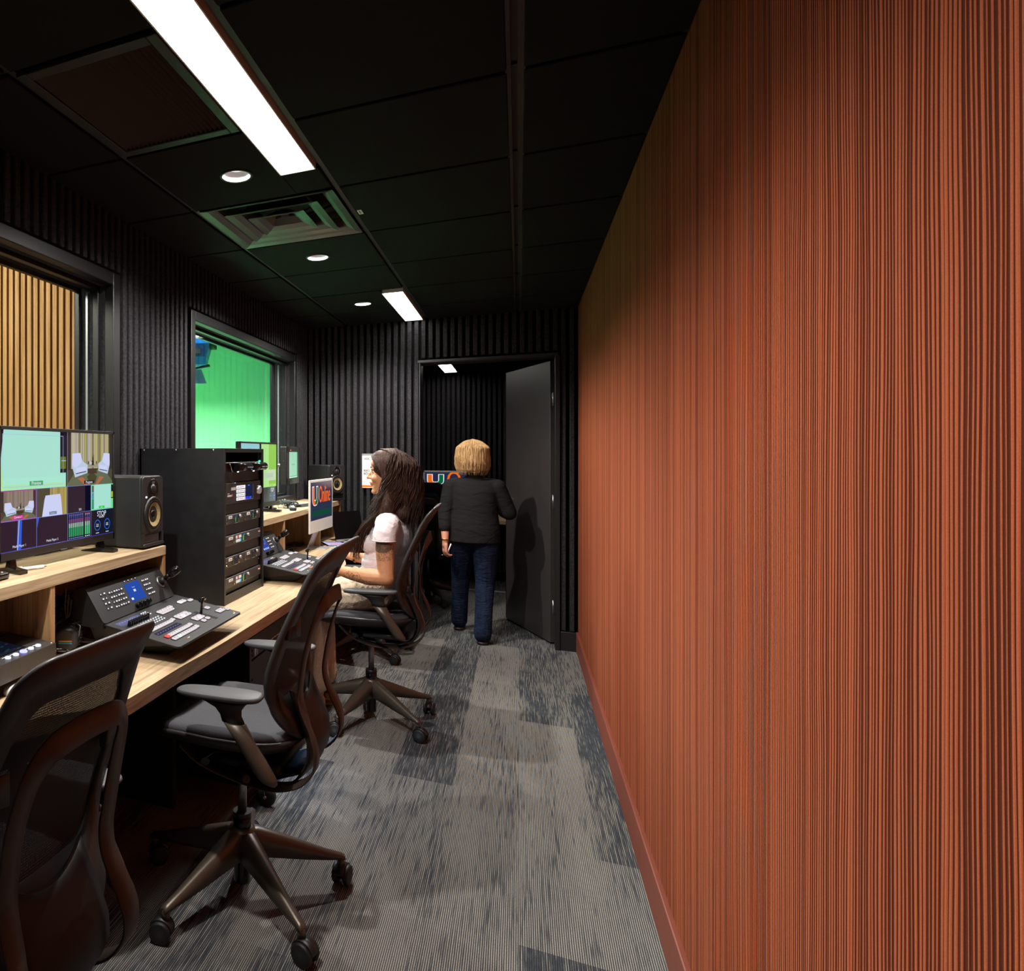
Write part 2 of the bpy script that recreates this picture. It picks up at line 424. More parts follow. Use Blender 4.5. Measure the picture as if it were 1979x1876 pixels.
for y in YL[1:-1]:
    lit_ = y < 2.44 or y > 4.5
    if lit_: b.box(-1.6, LX0-.004, y-.009, y+.009, H+.013, H+.019); b.box(-.645, XR, y-.009, y+.009, H+.013, H+.019)
    else: b.box(-1.6, XR, y-.009, y+.009, H+.013, H+.019)
b.box(XR-.012, XR, Y0, Y1, H+.004, H+.012)
struct(b.build('trim_1'))

# wall on the right: corded felt panels with a painted base board
b = nb('rust')
ys = [Y0, -.6, .62, 1.84, 3.06, 4.28, Y1]
for a, c in zip(ys, ys[1:]): b.box(XR, XR+.02, a+.0008, c-.0008, .14, H+.05)
struct(b.build('wall_right'))
b = nb('plenum'); b.box(XR+.02, XR+.12, Y0, Y1+.1, 0, H+.05); struct(b.build('wall_right_backing')).name = 'wall_right'
b = nb('orange_base'); b.box(XR-.014, XR+.02, Y0, Y1-.02, 0, .138, bev=.004); struct(b.build('baseboard_right'))

# wall on the left with two studio windows
W1 = (.70, 2.53, 1.06, 2.135); W2 = (3.375, 5.22, 1.075, 2.125)     # y0,y1,z0,z1 of clear openings
FR = .055
b = nb('felt_back')
def wall_left_box(y0, y1, z0, z1): b.box(XL-.16, XL, y0, y1, z0, z1)
yy = [Y0, W1[0]-.01, W1[1]+.01, W2[0]-.01, W2[1]+.01, Y1+.1]
for a, c in ((yy[0], yy[1]), (yy[2], yy[3]), (yy[4], yy[5])): wall_left_box(a, c, 0, H+.08)
for w in (W1, W2): wall_left_box(w[0]-.01, w[1]+.01, 0, w[2]-.01); wall_left_box(w[0]-.01, w[1]+.01, w[3]+.01, H+.08)
b.mat('felt')
y = Y0+.02
while y < Y1-.04:
    def fin(z0, z1): b.box(XL, XL+FD, y, y+FW, z0, z1, bev=.004, seg=1)
    hit = [w for w in (W1, W2) if w[0]-FR-.02 < y < w[1]+FR]
    if hit: fin(hit[0][3]+FR+.012, H+.02); fin(.02, hit[0][2]-.12)
    else: fin(.02, H+.02)
    y += PIT
struct(b.build('wall_left'))

def window(n, w, tilt=.012):
    y0, y1, z0, z1 = w
    b = nb('window_frame'); xf = XL+FD+.006
    for q in ((y0-FR, y0, z0-FR, z1+FR), (y1, y1+FR, z0-FR, z1+FR), (y0, y1, z1, z1+FR), (y0, y1, z0-FR, z0)):
        b.box(XL-.005, xf, *q, bev=.004)
    for q in ((y0-.02, y0+.018, z0, z1), (y1-.018, y1+.02, z0, z1), (y0, y1, z1-.018, z1+.01), (y0, y1, z0-.01, z0+.018)):
        b.box(XL-.055, XL-.028, *q, bev=.002); b.box(XL-.15, XL-.128, *q, bev=.002)
    b.mat('felt')
    for q in ((y0-.012, y0, z0, z1), (y1, y1+.012, z0, z1), (y0, y1, z1, z1+.01), (y0, y1, z0-.01, z0)):
        b.box(XL-.165, XL-.004, *q)
    o = struct(b.build('window_%d' % n))
    b = nb('glass'); b.box(XL-.043, XL-.040, y0+.015, y1-.015, z0+.015, z1-.015)
    # second pane leans, its edge seen as a pale line beside the far jamb
    b.prism([(XL-.137-tilt, y0+.016), (XL-.133-tilt, y0+.016), (XL-.133-tilt, y1-.016), (XL-.137-tilt, y1-.016)], z0+.016, z1-.016)
    g = b.build('window_pane', o)
    b = nb('aluminium'); b.prism([(y1-.006, z0+.02), (y1-.001, z0+.02), (y1-.001, z1-.02), (y1-.006, z1-.02)], XL-.100, XL-.090, 'x')
    b.build('glazing_bead', o)
window(1, W1); window(2, W2)

# far wall with the doorway
DX0, DX1, DH = -.685, .232, 2.105
b = nb('felt_back'); b.box(XL-.16, DX0-.02, Y1, Y1+.12, 0, H+.05); b.box(DX0-.02, DX1+.02, Y1, Y1+.12, DH+.03, H+.05); b.box(DX1+.02, XR+.3, Y1, Y1+.12, 0, H+.05)
b.mat('felt'); x = XL+FD+.012
while x < XR-.03:
    def fin(z0, z1): b.box(x, x+FW, Y1-FD, Y1, z0, z1, bev=.004, seg=1)
    if DX0-FW < x < DX1+.028: fin(DH+.035, H+.02)
    else: fin(.14 if x > 0 else .11, H+.02)
    x += PIT
struct(b.build('wall_far'))
b = nb('black_plastic'); b.box(DX1+.032, XR, Y1-FD-.006, Y1, 0, .135, bev=.003); b.box(XL, DX0-.03, Y1-FD-.006, Y1, 0, .105, bev=.003)
struct(b.build('baseboard_far'))
# door frame, hinges and the open leaf
b = nb('jamb')
b.box(DX0-.008, DX0, Y1-FD-.004, Y1+.14, 0, DH, bev=.002); b.box(DX0-.018, DX1+.018, Y1-FD-.008, Y1+.14, DH, DH+.02, bev=.002)
b.mat('door_edge'); b.box(DX1, DX1+.03, Y1-FD-.012, Y1+.14, 0, DH, bev=.002)
b.box(DX0, DX1, Y1+.05, Y1+.065, DH-.012, DH)
fo = struct(b.build('door_1')); fo['kind'] = 'structure'
hx, hy = .205, Y1+.11; fx_, fy_ = -.098, 6.42
ang = math.atan2(fy_-hy, fx_-hx); L = math.hypot(fx_-hx, fy_-hy)
X = Matrix.Translation((hx, hy, 0)) @ Matrix.Rotation(ang, 4, 'Z')
b = nb('door_leaf', X); b.box(0, L, -.044, 0, .012, 2.085, bev=.002)
leaf = struct(b.build('door_2'))
b = nb('door_edge', X); b.box(L-.004, L+.002, -.045, .001, .012, 2.085); b.build('edge_strip', leaf)
for z in (.28, 1.05, 1.80):
    b = nb('steel'); b.cyl((DX1-.008, Y1+.085, z-.05), (DX1-.008, Y1+.085, z+.05), .008, n=12); b.mat('black_plastic'); b.box(DX1-.006, DX1+.001, Y1+.03, Y1+.10, z-.05, z+.05); b.build('hinge', fo)
for sgn in (1, -1):
    b = nb('steel', X); y0_ = 0 if sgn > 0 else -.044
    b.cyl((L-.07, y0_, 1.02), (L-.07, y0_+sgn*.05, 1.02), .01, n=12); b.tube([(L-.07, y0_+sgn*.05, 1.02), (L-.12, y0_+sgn*.055, 1.02), (L-.19, y0_+sgn*.05, 1.02)], .009)
    b.cyl((L-.07, y0_, 1.02), (L-.07, y0_+sgn*.008, 1.02), .027, n=20); b.build('door_handle', leaf)

# back of the room behind the camera
b = nb('felt_back'); b.box(XL-.1, XR+.1, Y0-.12, Y0, 0, H+.05); struct(b.build('wall_back'))

# ------------------------------------------------------------ room beyond the doorway
NY1, NH = 8.30, 2.30
b = nb('felt_back'); b.box(-1.9, 1.4, NY1, NY1+.1, 0, NH+.3); b.mat('felt'); x = -1.62
while x < 1.2:
    b.box(x, x+FW, NY1-FD, NY1, .10, NH, bev=.004, seg=1); x += PIT
struct(b.build('wall_next_room_far'))
b = nb('felt_back'); b.box(-1.75, -1.65, Y1+.12, NY1, 0, NH+.2); b.mat('felt'); y = Y1+.16
while y < NY1-.05:
    b.box(-1.65, -1.615, y, y+FW, .1, NH); y += PIT
struct(b.build('wall_next_room_left'))
b = nb('felt_back'); b.box(1.3, 1.4, Y1+.12, NY1, 0, NH+.2); struct(b.build('wall_next_room_right'))
b = nb('tile'); 
for xa, xb in ((-1.62, -1.24), (-1.225, -.735), (-.605, -.03), (.01, .6), (.615, 1.29)):
    for ya, yb in ((5.77, 6.30), (6.315, 6.9), (6.915, 7.5), (7.515, 8.1), (8.115, 8.25)): b.box(xa, xb, ya, yb, NH, NH+.02)
b.mat('plenum'); b.box(-1.7, 1.35, Y1+.12, NY1+.05, NH+.08, NH+.12)
b.mat('tile'); b.box(-.735, -.605, Y1+.15, 5.97, NH, NH+.02); b.box(-.735, -.605, 8.1, 8.25, NH, NH+.02)
struct(b.build('ceiling_next_room'))

# ------------------------------------------------------------ studios behind the glass
b = nb('concrete_black')
b.box(-5.4, -5.3, -1.2, 3.2, 0, 3.2); b.box(-5.4, -1.775, 3.22, 3.30, 0, 3.2); b.box(-5.4, XL-.16, -1.3, -1.2, 0, 3.2); b.box(-5.4, XL-.16, -1.3, 3.25, -.1, 0)
b.box(-5.4, XL-.16, -1.3, 3.25, 3.0, 3.1)
struct(b.build('wall_studio'))
b = nb('plenum'); b.box(-5.3, -2.205, 3.20, 3.218, .0, 2.9)
b.mat('slats'); x = -2.222-.030
while x > -5.2:
    b.box(x, x+.030, 3.178, 3.20, 0, 2.9, bev=.0012, seg=1); x -= .0455
struct(b.build('wall_studio_slats'))
# chroma key studio
b = nb('green_wall')
b.box(-5.6, -5.5, 3.3, 8.0, 0, 3.1); b.box(-5.6, -1.78, 7.4, 7.5, 0, 3.1); b.box(-5.6, XL-.165, 3.3, 7.5, -.1, 0)
struct(b.build('wall_green_screen'))
b = nb('concrete_black'); b.box(-5.6, XL-.165, 3.3, 7.5, 3.0, 3.1); b.box(-1.775, -1.70, Y1+.12, 7.5, 0, 3.1)
struct(b.build('ceiling_green_studio'))

# ------------------------------------------------------------ lights of the building
def linear_light(label, y0, y1, x0=LX0, x1=LX1, z=H, grp='recessed linear ceiling lights', P=None):
    t = thing('linear_ceiling_light', label, 'ceiling light', ((x0+x1)/2, (y0+y1)/2, z+.04), 0, grp)
    w, l = (x1-x0)/2, (y1-y0)/2
    b = nb('lamp_lens'); b.box(-w+.003, w-.003, -l+.003, l-.003, -.026, -.022); b.build('lens', t)
    b = nb(plain('fixture_white', (205,205,200), .6))
    for q in ((-w-.001, -w+.003, -l, l), (w-.003, w+.001, -l, l), (-w, w, -l, -l+.003), (-w, w, l-.003, l)): b.box(*q, -.043, .01)
    b.box(-w, w, -l, l, .004, .03)
    b.build('housing', t); return t
linear_light('long bright linear ceiling light nearest the camera, running beside the square vent', .0, 2.452)
linear_light('short bright linear ceiling light just before the slatted end wall', 4.55, 5.575)
linear_light('small bright ceiling light seen through the open doorway', 5.98, 8.09, -.735, -.605, NH)
def downlight(label, x, y, first=[]):
    if first:
        t = first[0].copy(); COL.objects.link(t); t.location = (x, y, H); t['label'] = label
        for ch in first[0].children: c = ch.copy(); COL.objects.link(c); c.parent = t
    else:
        t = thing('recessed_downlight', label, 'ceiling light', (x, y, H), 0, 'round recessed downlights over the desk')
        b = nb(plain('satin_reflector', (215,215,220), .5, .3)); b.lathe([(.052, .0), (.052, .004), (.047, .018), (.036, .030)], (0,0,-.002), caps=(False, False)); b.build('reflector', t)
        b = nb('ceil_grid'); b.lathe([(.052, -.002), (.060, -.003), (.063, .0), (.052, .0)], (0,0,-.001), caps=(False, False)); b.build('trim_ring', t)
        b = nb('downlight_lens'); b.lathe([(.0355, .0), (.0355, .001)], (0,0,.0285)); b.build('lamp', t); first.append(t)
    ld = bpy.data.lights.new('downlight_spot', 'SPOT'); ld.energy = SPOT_W; ld.spot_size = R(150); ld.spot_blend = .5; ld.shadow_soft_size = .022; ld.color = (1, .95, .89)
    lo = bpy.data.objects.new('downlight_spot', ld); COL.objects.link(lo); lo.parent = t; lo.location = (0, 0, .016)
SPOT_W = 72
downlight('nearest round downlight, beside the end of the long bright ceiling light', -.945, 2.385)
downlight('round downlight just past the square vent with green reflections', -.95, 3.565)
downlight('farthest and smallest round downlight, left of the short linear light', -.965, 4.805)
for y in (1.19,): downlight('round downlight over the near end of the desk', -.945, y)

# square diffuser (air vent)
t = thing('air_diffuser', 'square black ceiling air vent with nested louvres and green reflections', 'air vent', (-.945, 2.965, H))
def sq_ring(b, h0, r0, h1, r1):
    b.loft([[(sx*r0, sy*r0, h0) for sx, sy in ((-1,-1),(1,-1),(1,1),(-1,1))], [(sx*r1, sy*r1, h1) for sx, sy in ((-1,-1),(1,-1),(1,1),(-1,1))]], caps=(False, False), smooth=False)
M['vent'] = plain('vent_enamel', (52,49,49), .30, spec=.7); M['grille'] = plain('grille_enamel', (22,21,21), .6)
def cone(name, r, z, d, rin):
    b = nb('vent'); pr = [(r, z), (r-.004, z+.001), (r-.03, z+.006), (r-.055, z+.018), (r-.075, z+d*.75), (rin, z+d)]
    rings = [[(sx*q, sy*q, h) for sx, sy in ((-1,-1),(1,-1),(1,1),(-1,1))] for q, h in pr]
    b.loft(rings, caps=(False, False), smooth=False); back = [[(x*.985, y_*.985, zz+.003) for x, y_, zz in r_] for r_ in rings]
    b.loft(back[::-1], caps=(False, False), smooth=False); b.build(name, t, recalc=False)
cone('outer_louvre', .290, -.002, .075, .20); cone('middle_louvre', .205, -.004, .07, .125); cone('inner_louvre', .125, -.004, .045, .035)
b = nb('vent'); b.lathe([(.045, .041), (.05, .044), (.0, .044)], (0,0,0), caps=(False, False)); b.build('centre_cap', t)
b = nb('black_matte'); b.lathe([(.13, .10), (.13, .085), (.14, .085)], (0,0,0), caps=(True, False)); b.box(-.3, .3, -.28, .28, .085, .09); b.build('duct_plate', t)
b = nb('black_matte')
for s_ in (-1, 1): b.tube([(s_*.2, .1, .08), (s_*.1, .05, .04), (s_*.02, .01, .035)], .006)
b.build('strut', t)
# return air grille
t = thing('return_grille', 'dark louvred return air grille in the ceiling beside the long light', 'air vent', (-1.022, 1.77, H))
b = nb('ceil_grid'); 
for q in ((-.218, -.185, -.286, .286), (.19, .222, -.286, .286), (-.185, .19, -.286, -.25), (-.185, .19, .25, .286)): b.box(*q, -.004, .012, bev=.003)
b.build('rim', t)
b = nb('grille'); x = -.182
while x < .186:
    b.loft([[(x, -.25, 0), (x+.010, -.25, .012), (x+.011, -.25, .011), (x+.001, -.25, -.001)], [(x, .25, 0), (x+.010, .25, .012), (x+.011, .25, .011), (x+.001, .25, -.001)]], smooth=False); x += .0165
b.mat('plenum'); b.box(-.2, .2, -.27, .27, .016, .02); b.build('louvre_blades', t)
# little barcode sticker on the grid
b = nb('label_white'); b.box(-.009, .009, -.026, .026, -.001, 0); b.mat('ink')
for i in range(9): b.box(-.005, .004, -.02+.0045*i, -.018+.0045*i, -.0014, -.001)
o = b.build('barcode_sticker'); o.location = (-.610, 2.98, H-.0002); tag(o, 'small white barcode sticker on the ceiling next to the square vent', 'sticker')
# ============================================================ DESK AND SHELVES
DZ, SZ = .735, 1.03
edge = smooth_path([(-1.125, .2, 0), (-1.125, .9, 0), (-1.120, 1.25, 0), (-1.09, 1.37, 0), (-1.02, 1.46, 0), (-.958, 1.55, 0), (-.946, 1.68, 0), (-.944, 1.9, 0), (-.932, 2.2, 0), (-.928, 2.6, 0), (-.926, 3.2, 0), (-.924, 3.9, 0), (-.93, 4.12, 0), (-.985, 4.34, 0), (-1.045, 4.58, 0), (-1.068, 5.0, 0), (-1.07, 5.56, 0)], 4)
DX = XL+FD+.002
t = thing('control_desk', 'long light oak console desk running under the studio windows', 'desk', (-1.2, 2.8, 0))
T0 = Matrix.Translation((1.2, -2.8, 0))
poly = [(p.x, p.y) for p in edge]+[(DX, 5.56), (DX, .2)]
b = nb('oak_y', T0); b.prism(poly, DZ-.046, DZ, 'z', bev=.0012)
b.build('worktop', t)
for y in (.25, 2.40, 3.36, 5.50):
    b = nb('black_matte', T0); b.box(DX+.01, -1.22, y, y+.03, .0, DZ-.046); b.build('support_panel', t)
b = nb('black_matte', T0); b.box(DX+.012, DX+.03, .28, 5.5, .25, DZ-.046); b.build('back_panel', t)
def shelf(label, y0, y1, divs, ghost=None):
    t = thing('desk_riser_shelf', label, 'shelf', (-1.42, (y0+y1)/2, DZ), 0, 'oak riser shelves on the console desk')
    T = Matrix.Translation((1.42, -(y0+y1)/2, -DZ)); xf = -1.276
    b = nb('oak_y', T); b.box(DX, xf, y0, y1, SZ-.036, SZ, bev=.0012); b.build('top_board', t)
    for y in divs:
        b = nb('oak_z', T); b.box(DX, xf-.002, y-.011, y+.011, DZ+.0005, SZ-.0362, bev=.001); b.build('upright', t)
    return t
sf = shelf('oak riser shelf under the large wide monitor and near black speaker', .25, 2.45, (.45, 1.704, 2.439))
b = nb('oak_z', Matrix.Translation((1.42, -1.35, -DZ))); b.box(DX+.01, DX+.024, 2.02, 2.41, DZ+.002, SZ-.037); b.build('back_panel', sf)
shelf('far oak riser shelf behind the white desktop computer', 3.292, 5.50, (3.304, 4.02, 4.86, 5.488))

# ============================================================ RACK ON THE DESK
RX, RY0, RY1, RZ1 = -1.148, 2.757, 3.268, 1.425
t = thing('equipment_rack', 'tall black wooden equipment rack standing on the oak desk', 'rack', (-1.36, 3.01, DZ))
T = Matrix.Translation((1.36, -3.01, -DZ)); xb = DX+.004
M['rack_side'] = plain('black_ash_laminate', (18,18,21), .42, noise=.35, nscale=30)
b = nb('rack_side', T)
b.box(xb, RX, RY0, RY0+.018, DZ, RZ1, bev=.001); b.box(xb, RX, RY1-.018, RY1, DZ, RZ1, bev=.001)
b.box(xb, RX-.002, RY0+.018, RY1-.018, RZ1-.018, RZ1, bev=.001); b.box(xb, RX-.002, RY0+.018, RY1-.018, DZ, DZ+.04, bev=.001); b.box(xb, xb+.01, RY0, RY1, DZ, RZ1)
b.build('case', t)
b = nb('black_plastic', T)
b.box(RX-.022, RX-.018, RY0+.019, RY0+.034, DZ+.042, RZ1-.02); b.build('rail', t)
b = nb('black_plastic', T); b.box(RX-.022, RX-.018, RY1-.034, RY1-.019, DZ+.042, RZ1-.02); b.build('rail', t)
b = nb('chrome', T)
z = DZ+.055
while z < RZ1-.03:
    b.cyl((RX-.0180, RY1-.0265, z), (RX-.0150, RY1-.0265, z), .0042, n=8); z += .0222 if int((z-DZ)*45) % 2 else .0222
b.build('rail_screws', t)
for x in (-1.55, -1.385, -1.20):
    b = nb('chrome', T); b.ball((x, RY0-.0005, RZ1-.008), (.0055, .004, .0055), 12, 8); b.build('side_screw', t)
U = .04445
def blank(z0, z1, lab):
    b = nb('blank_panel'); b.box(RX-.0175, RX-.0155, RY0+.02, RY1-.036, z0, z1, bev=.0006); o = b.build('blank_rack_panel')
    tag(o, lab, 'rack panel', 'blank filler panels in the desk rack'); return o
zs = {'d1': (1.084, 1.128), 'd2': (.989, 1.034), 'd3': (.895, .940), 'd4': (.803, .848)}
yl, yr = RY0+.021, RY1-.037
def unit(z, lab, kind):
    z0, z1 = z
    t = thing('video_converter_unit' if kind == 'p' else 'signal_control_unit', lab, 'rack unit', (RX, (yl+yr)/2, (z0+z1)/2), 0, 'one-unit devices in the desk rack')
    w = (yr-yl)/2; h = (z1-z0)/2
    b = nb('device_face')
    if kind == 'p':
        for s_ in (-1, 1): b.box(-.06, -.004, min(0, s_*w)+.001, max(0, s_*w)-.001, -h, h, bev=.0025)
    else:
        b.box(-.06, -.004, -w, w, -h, h, bev=.0025)
    b.build('body', t)
    def panel(cy, kk):
        X = face_x((-.0035, cy, 0))
        b = nb('label_white', X); b.box(-.077, -.038, .004, .017, 0, .0012)
        b.mat('ink'); b.box(-.068, -.047, .0095, .0115, .0011, .0014); b.build('paper_label', t)
        b = nb('black_matte', X); b.box(-.005, .030, -.017, .018, 0, .0015, bev=.0005)
        if kk == 'p' and not dark: b.mat(screen_mat('meter_green', (50,150,70), .8)); b.box(-.003, .008, -.014, .008, .0014, .002); b.mat(screen_mat('lcd_blue', (30,60,120), .8)); b.box(-.003, .022, .009, .016, .0014, .002)
        elif kk == 'p': b.mat(screen_mat('lcd_blue', (30,60,120), .8)); b.box(-.002, .012, .009, .016, .0014, .002)
        b.mat('aluminium'); b.box(-.005, .030, -.0195, -.0175, 0, .002); b.build('display', t)
        b = nb('aluminium', X); b.cyl((.050, .010, 0), (.050, .010, .010), .0065, n=16); b.mat('black_plastic'); b.cyl((.050, .010, 0), (.050, .010, .003), .009, n=16); b.build('knob', t)
        b = nb('gold', X); b.lathe([(.0035, 0), (.0035, .003), (.0015, .003)], (.044, -.014, 0), n=12); b.build('jack', t); b = nb('gold', X); b.lathe([(.0035, 0), (.0035, .003), (.0015, .003)], (-.103, -.012, 0), n=12); b.build('jack', t); b = nb('chrome', X); b.lathe([(.003, 0), (.003, .002), (.0015, .002)], (-.105, .004, 0), n=12); b.build('jack', t)
        b = nb('key_dark', X)
        for q in (-.002, -.012): b.box(-.035, -.016, q-.003, q+.004, 0, .002, bev=.0006)
        b.build('buttons', t)
    if kind == 'p':
        dark = z == zs['d3']; panel(-w/2, 'p'); panel(w/2, 'p')
    else:
        X = face_x((-.0035, 0, 0))
        b = nb('label_white', X); b.box(-w+.038, -w+.085, .004, .016, 0, .0012); b.mat('ink'); b.box(-w+.05, -w+.073, .009, .011, .0011, .0014); b.build('paper_label', t)
        for r_ in range(2):
            for c_ in range(4):
                m = screen_mat('btn_red', (190,30,40), .9) if (r_, c_) == (0, 1) else screen_mat('btn_cyan', (40,190,240), .9) if (r_, c_) == (1, 3) else screen_mat('btn_white', (225,215,205), .9)
                b = nb(m, X); x0 = -w+.122+.0165*c_; b.box(x0, x0+.0145, .003-r_*.0175, .016-r_*.0175, 0, .003, bev=.001); b.build('button', t)
        b = nb('black_matte', X); b.box(-w+.20, -w+.245, -.018, .018, 0, .0015); b.mat(screen_mat('meter_green2', (80,160,70), .8)); b.box(-w+.203, -w+.222, -.015, .009, .0014, .002); b.mat(screen_mat('lcd_blue2', (40,110,160), .9)); b.box(-w+.205, -w+.235, .010, .016, .0014, .002); b.mat('aluminium'); b.box(-w+.198, -w+.246, -.0195, -.0175, 0, .002); b.build('display', t)
        b = nb('aluminium', X); b.cyl((-w+.267, .008, 0), (-w+.267, .008, .010), .0065, n=16); b.build('knob', t); b = nb('gold', X); b.lathe([(.0035, 0), (.0035, .003), (.0015, .003)], (-w+.098, -.012, 0), n=12); b.build('jack', t)
        b = nb('label_white', X); b.box(w-.033, w-.012, .004, .008, 0, .0008); b.mat('orange_ink'); b.box(w-.009, w-.005, -.001, .013, 0, .0008); b.build('badge', t)
unit(zs['d1'], 'upper split rack unit with two lit green displays', 'p')
unit(zs['d2'], 'second rack unit down with white, red and blue buttons', 'c')
unit(zs['d3'], 'split rack unit with dark displays, third one-unit device from the top', 'p')
unit(zs['d4'], 'lowest rack unit with white, red and blue buttons', 'c')
blank(1.130, 1.172, 'blank panel in the desk rack just above the split unit with green displays')
blank(1.036, 1.082, 'blank panel in the desk rack between the first and second one-unit devices')
blank(.942, .987, 'blank panel in the desk rack between the second and third one-unit devices')
blank(.850, .893, 'blank panel in the desk rack between the third and fourth one-unit devices')
blank(.777, .801, 'lowest blank panel in the desk rack, under all devices')
blank(1.272, 1.318, 'blank panel in the desk rack behind the two small lamps, lit by two narrow beams')
# two-unit routing panel
t = thing('router_control_panel', 'two-unit rack panel with a block of lit white keys and blue screen', 'rack unit', (RX, (yl+yr)/2, 1.222)); w = (yr-yl)/2
b = nb('device_face'); b.box(-.06, -.004, -w, w, -.047, .047, bev=.0012); b.build('body', t)
X = face_x((-.0035, 0, 0)); KW = screen_mat('key_white', (250,240,245), 1.25)
b = nb('black_matte', X); b.box(-w+.122, -w+.350, -.038, .034, 0, .0015); b.build('key_well', t)
b = nb(KW, X)
for r_ in range(4):
    for c_ in range(5): b.box(-w+.124+.0168*c_, -w+.1395+.0168*c_, .0185-.018*r_, .033-.018*r_, .0014, .0045, bev=.0012, seg=1)
b.mat('ink')
for r_ in range(4):
    for c_ in range(5): b.box(-w+.1288+.0168*c_, -w+.1348+.0168*c_, .0218-.018*r_, .0298-.018*r_, .0044, .0047)
b.build('keypad', t)
b = nb(KW, X)
for r_ in range(4): b.box(-w+.2125, -w+.232, .0185-.018*r_, .033-.018*r_, .0014, .0045, bev=.0012, seg=1)
b.mat('ink')
for r_ in range(1, 4): b.box(-w+.219, -w+.226, .0215-.018*r_, .030-.018*r_, .0044, .0047)
b.build('mode_keys', t)
b = nb(screen_mat('router_lcd', (8,22,60), 1), X); b.box(-w+.238, -w+.338, -.034, .033, .0014, .002)
b.mat(screen_mat('router_lcd_bar', (50,50,235), 1)); b.box(-w+.238, -w+.285, -.034, -.022, .0019, .0022); b.mat(screen_mat('router_lcd_bar2', (20,100,235), 1)); b.box(-w+.292, -w+.318, -.033, -.024, .0019, .0022); b.mat(screen_mat('router_lcd_hdr', (60,120,235), 1)); b.box(-w+.272, -w+.296, .027, .032, .0019, .0022)
b.mat('aluminium'); b.box(-w+.236, -w+.342, -.0375, -.0345, 0, .003); b.box(-w+.3385, -w+.342, -.0345, .034, 0, .003); b.build('screen', t)
b = nb('aluminium', X); b.lathe([(.0215, 0), (.0215, .004), (.019, .016), (.016, .018)], (w-.045, .002, 0), n=28); b.build('jog_knob', t)
b = nb('label_white', X); b.box(-w+.066, -w+.120, .014, .027, 0, .0008); b.build('paper_label', t)
b = nb('label_white', X); b.box(-w+.022, -w+.045, -.001, .002, 0, .0006)
for i in range(9): b.box(-w+.022+.0055*i, -w+.026+.0055*i, -.013, -.006, 0, .0006)
b.mat('orange_ink'); b.box(-w+.076, -w+.083, -.013, -.003, 0, .0006); b.build('badge', t)
# rack shelf unit at the top with two tube lamps
t = thing('rack_lamp_bar', 'black rack bar near the rack top with two tube lamps and a green light', 'lamp', (RX, (yl+yr)/2, 1.345))
b = nb('black_plastic'); b.box(-.05, -.02, -w, w, -.030, .015); b.mat('steel'); b.box(-.019, .0, -w, w, .013, .017, bev=.001); b.build('bar', t)
for i, (a, c) in enumerate(((-.128, .055), (.075, .262))):
    b = nb('dark_gloss'); b.cyl((.004, a, -.006), (.004, c, -.006), .0195, n=24); b.build('lamp_tube', t)
    b = nb(screen_mat('lamp_glint', (190,215,255), 3)); b.cyl((.010, a+.012, -.0255), (.010, a+.02, -.0255), .0035, n=10); b.build('lamp_aperture', t)
    ld = bpy.data.lights.new('rack_lamp_spot', 'SPOT'); ld.energy = 4; ld.spot_size = R(26); ld.spot_blend = .25; ld.shadow_soft_size = .001; ld.color = (.6, .8, 1)
    lo = bpy.data.objects.new('rack_lamp_spot', ld); COL.objects.link(lo); lo.parent = t; lo.location = (-.009, a+.016, -.032); lo.rotation_euler = (0, R(-3), 0)
b = nb('chrome'); b.tube([(.008, -.205, .012), (.012, -.195, -.01), (.008, -.180, -.025)], .002); b.build('spring_clip', t)
b = nb(glow('green_led', (30,255,150), 14)); b.ball((.004, .192, .020), .0035, 12, 8); b.build('led', t)

# ============================================================ RACK UNDER THE DESK
t = thing('rack_cabinet', 'dark rack cabinet on casters under the desk behind the middle chair', 'rack', (-1.185, 2.80, 0)); T = Matrix.Translation((1.25, -3.0, 0))
b = nb('rack_side', T); b.box(-1.55, -1.0, 2.70, 2.72, .11, .67); b.box(-1.55, -1.0, 3.26, 3.28, .11, .67); b.box(-1.55, -1.0, 2.7, 3.28, .66, .68); b.box(-1.55, -1.0, 2.7, 3.28, .10, .12); b.box(-1.55, -1.53, 2.7, 3.28, .1, .68); b.build('case', t)
for y in (2.722, 3.243):
    b = nb('bronze_ribbon', T); b.box(-1.012, -1.008, y, y+.015, .125, .655); b.build('rail', t)
for x, y in ((-.975, 2.79), (-1.48, 2.79), (-.975, 3.2), (-1.48, 3.2)):
    c = nb('chrome', T); c.box(x-.02, x+.02, y-.02, y+.02, .092, .099); c.box(x-.003+.01, x+.003+.01, y-.018, y-.014, .04, .092); c.box(x-.003+.01, x+.003+.01, y+.014, y+.018, .04, .092); c.cyl((x+.01, y-.02, .04), (x+.01, y+.02, .04), .006)
    c.mat('rubber'); c.lathe([(.018, -.011), (.039, -.0115), (.040, -.008), (.040, .008), (.039, .0115), (.018, .011)], (x+.01, y, .04), (0,1,0), n=28); c.mat('steel'); c.cyl((x+.01, y-.0105, .04), (x+.01, y+.0105, .04), .019); c.build('caster', t)
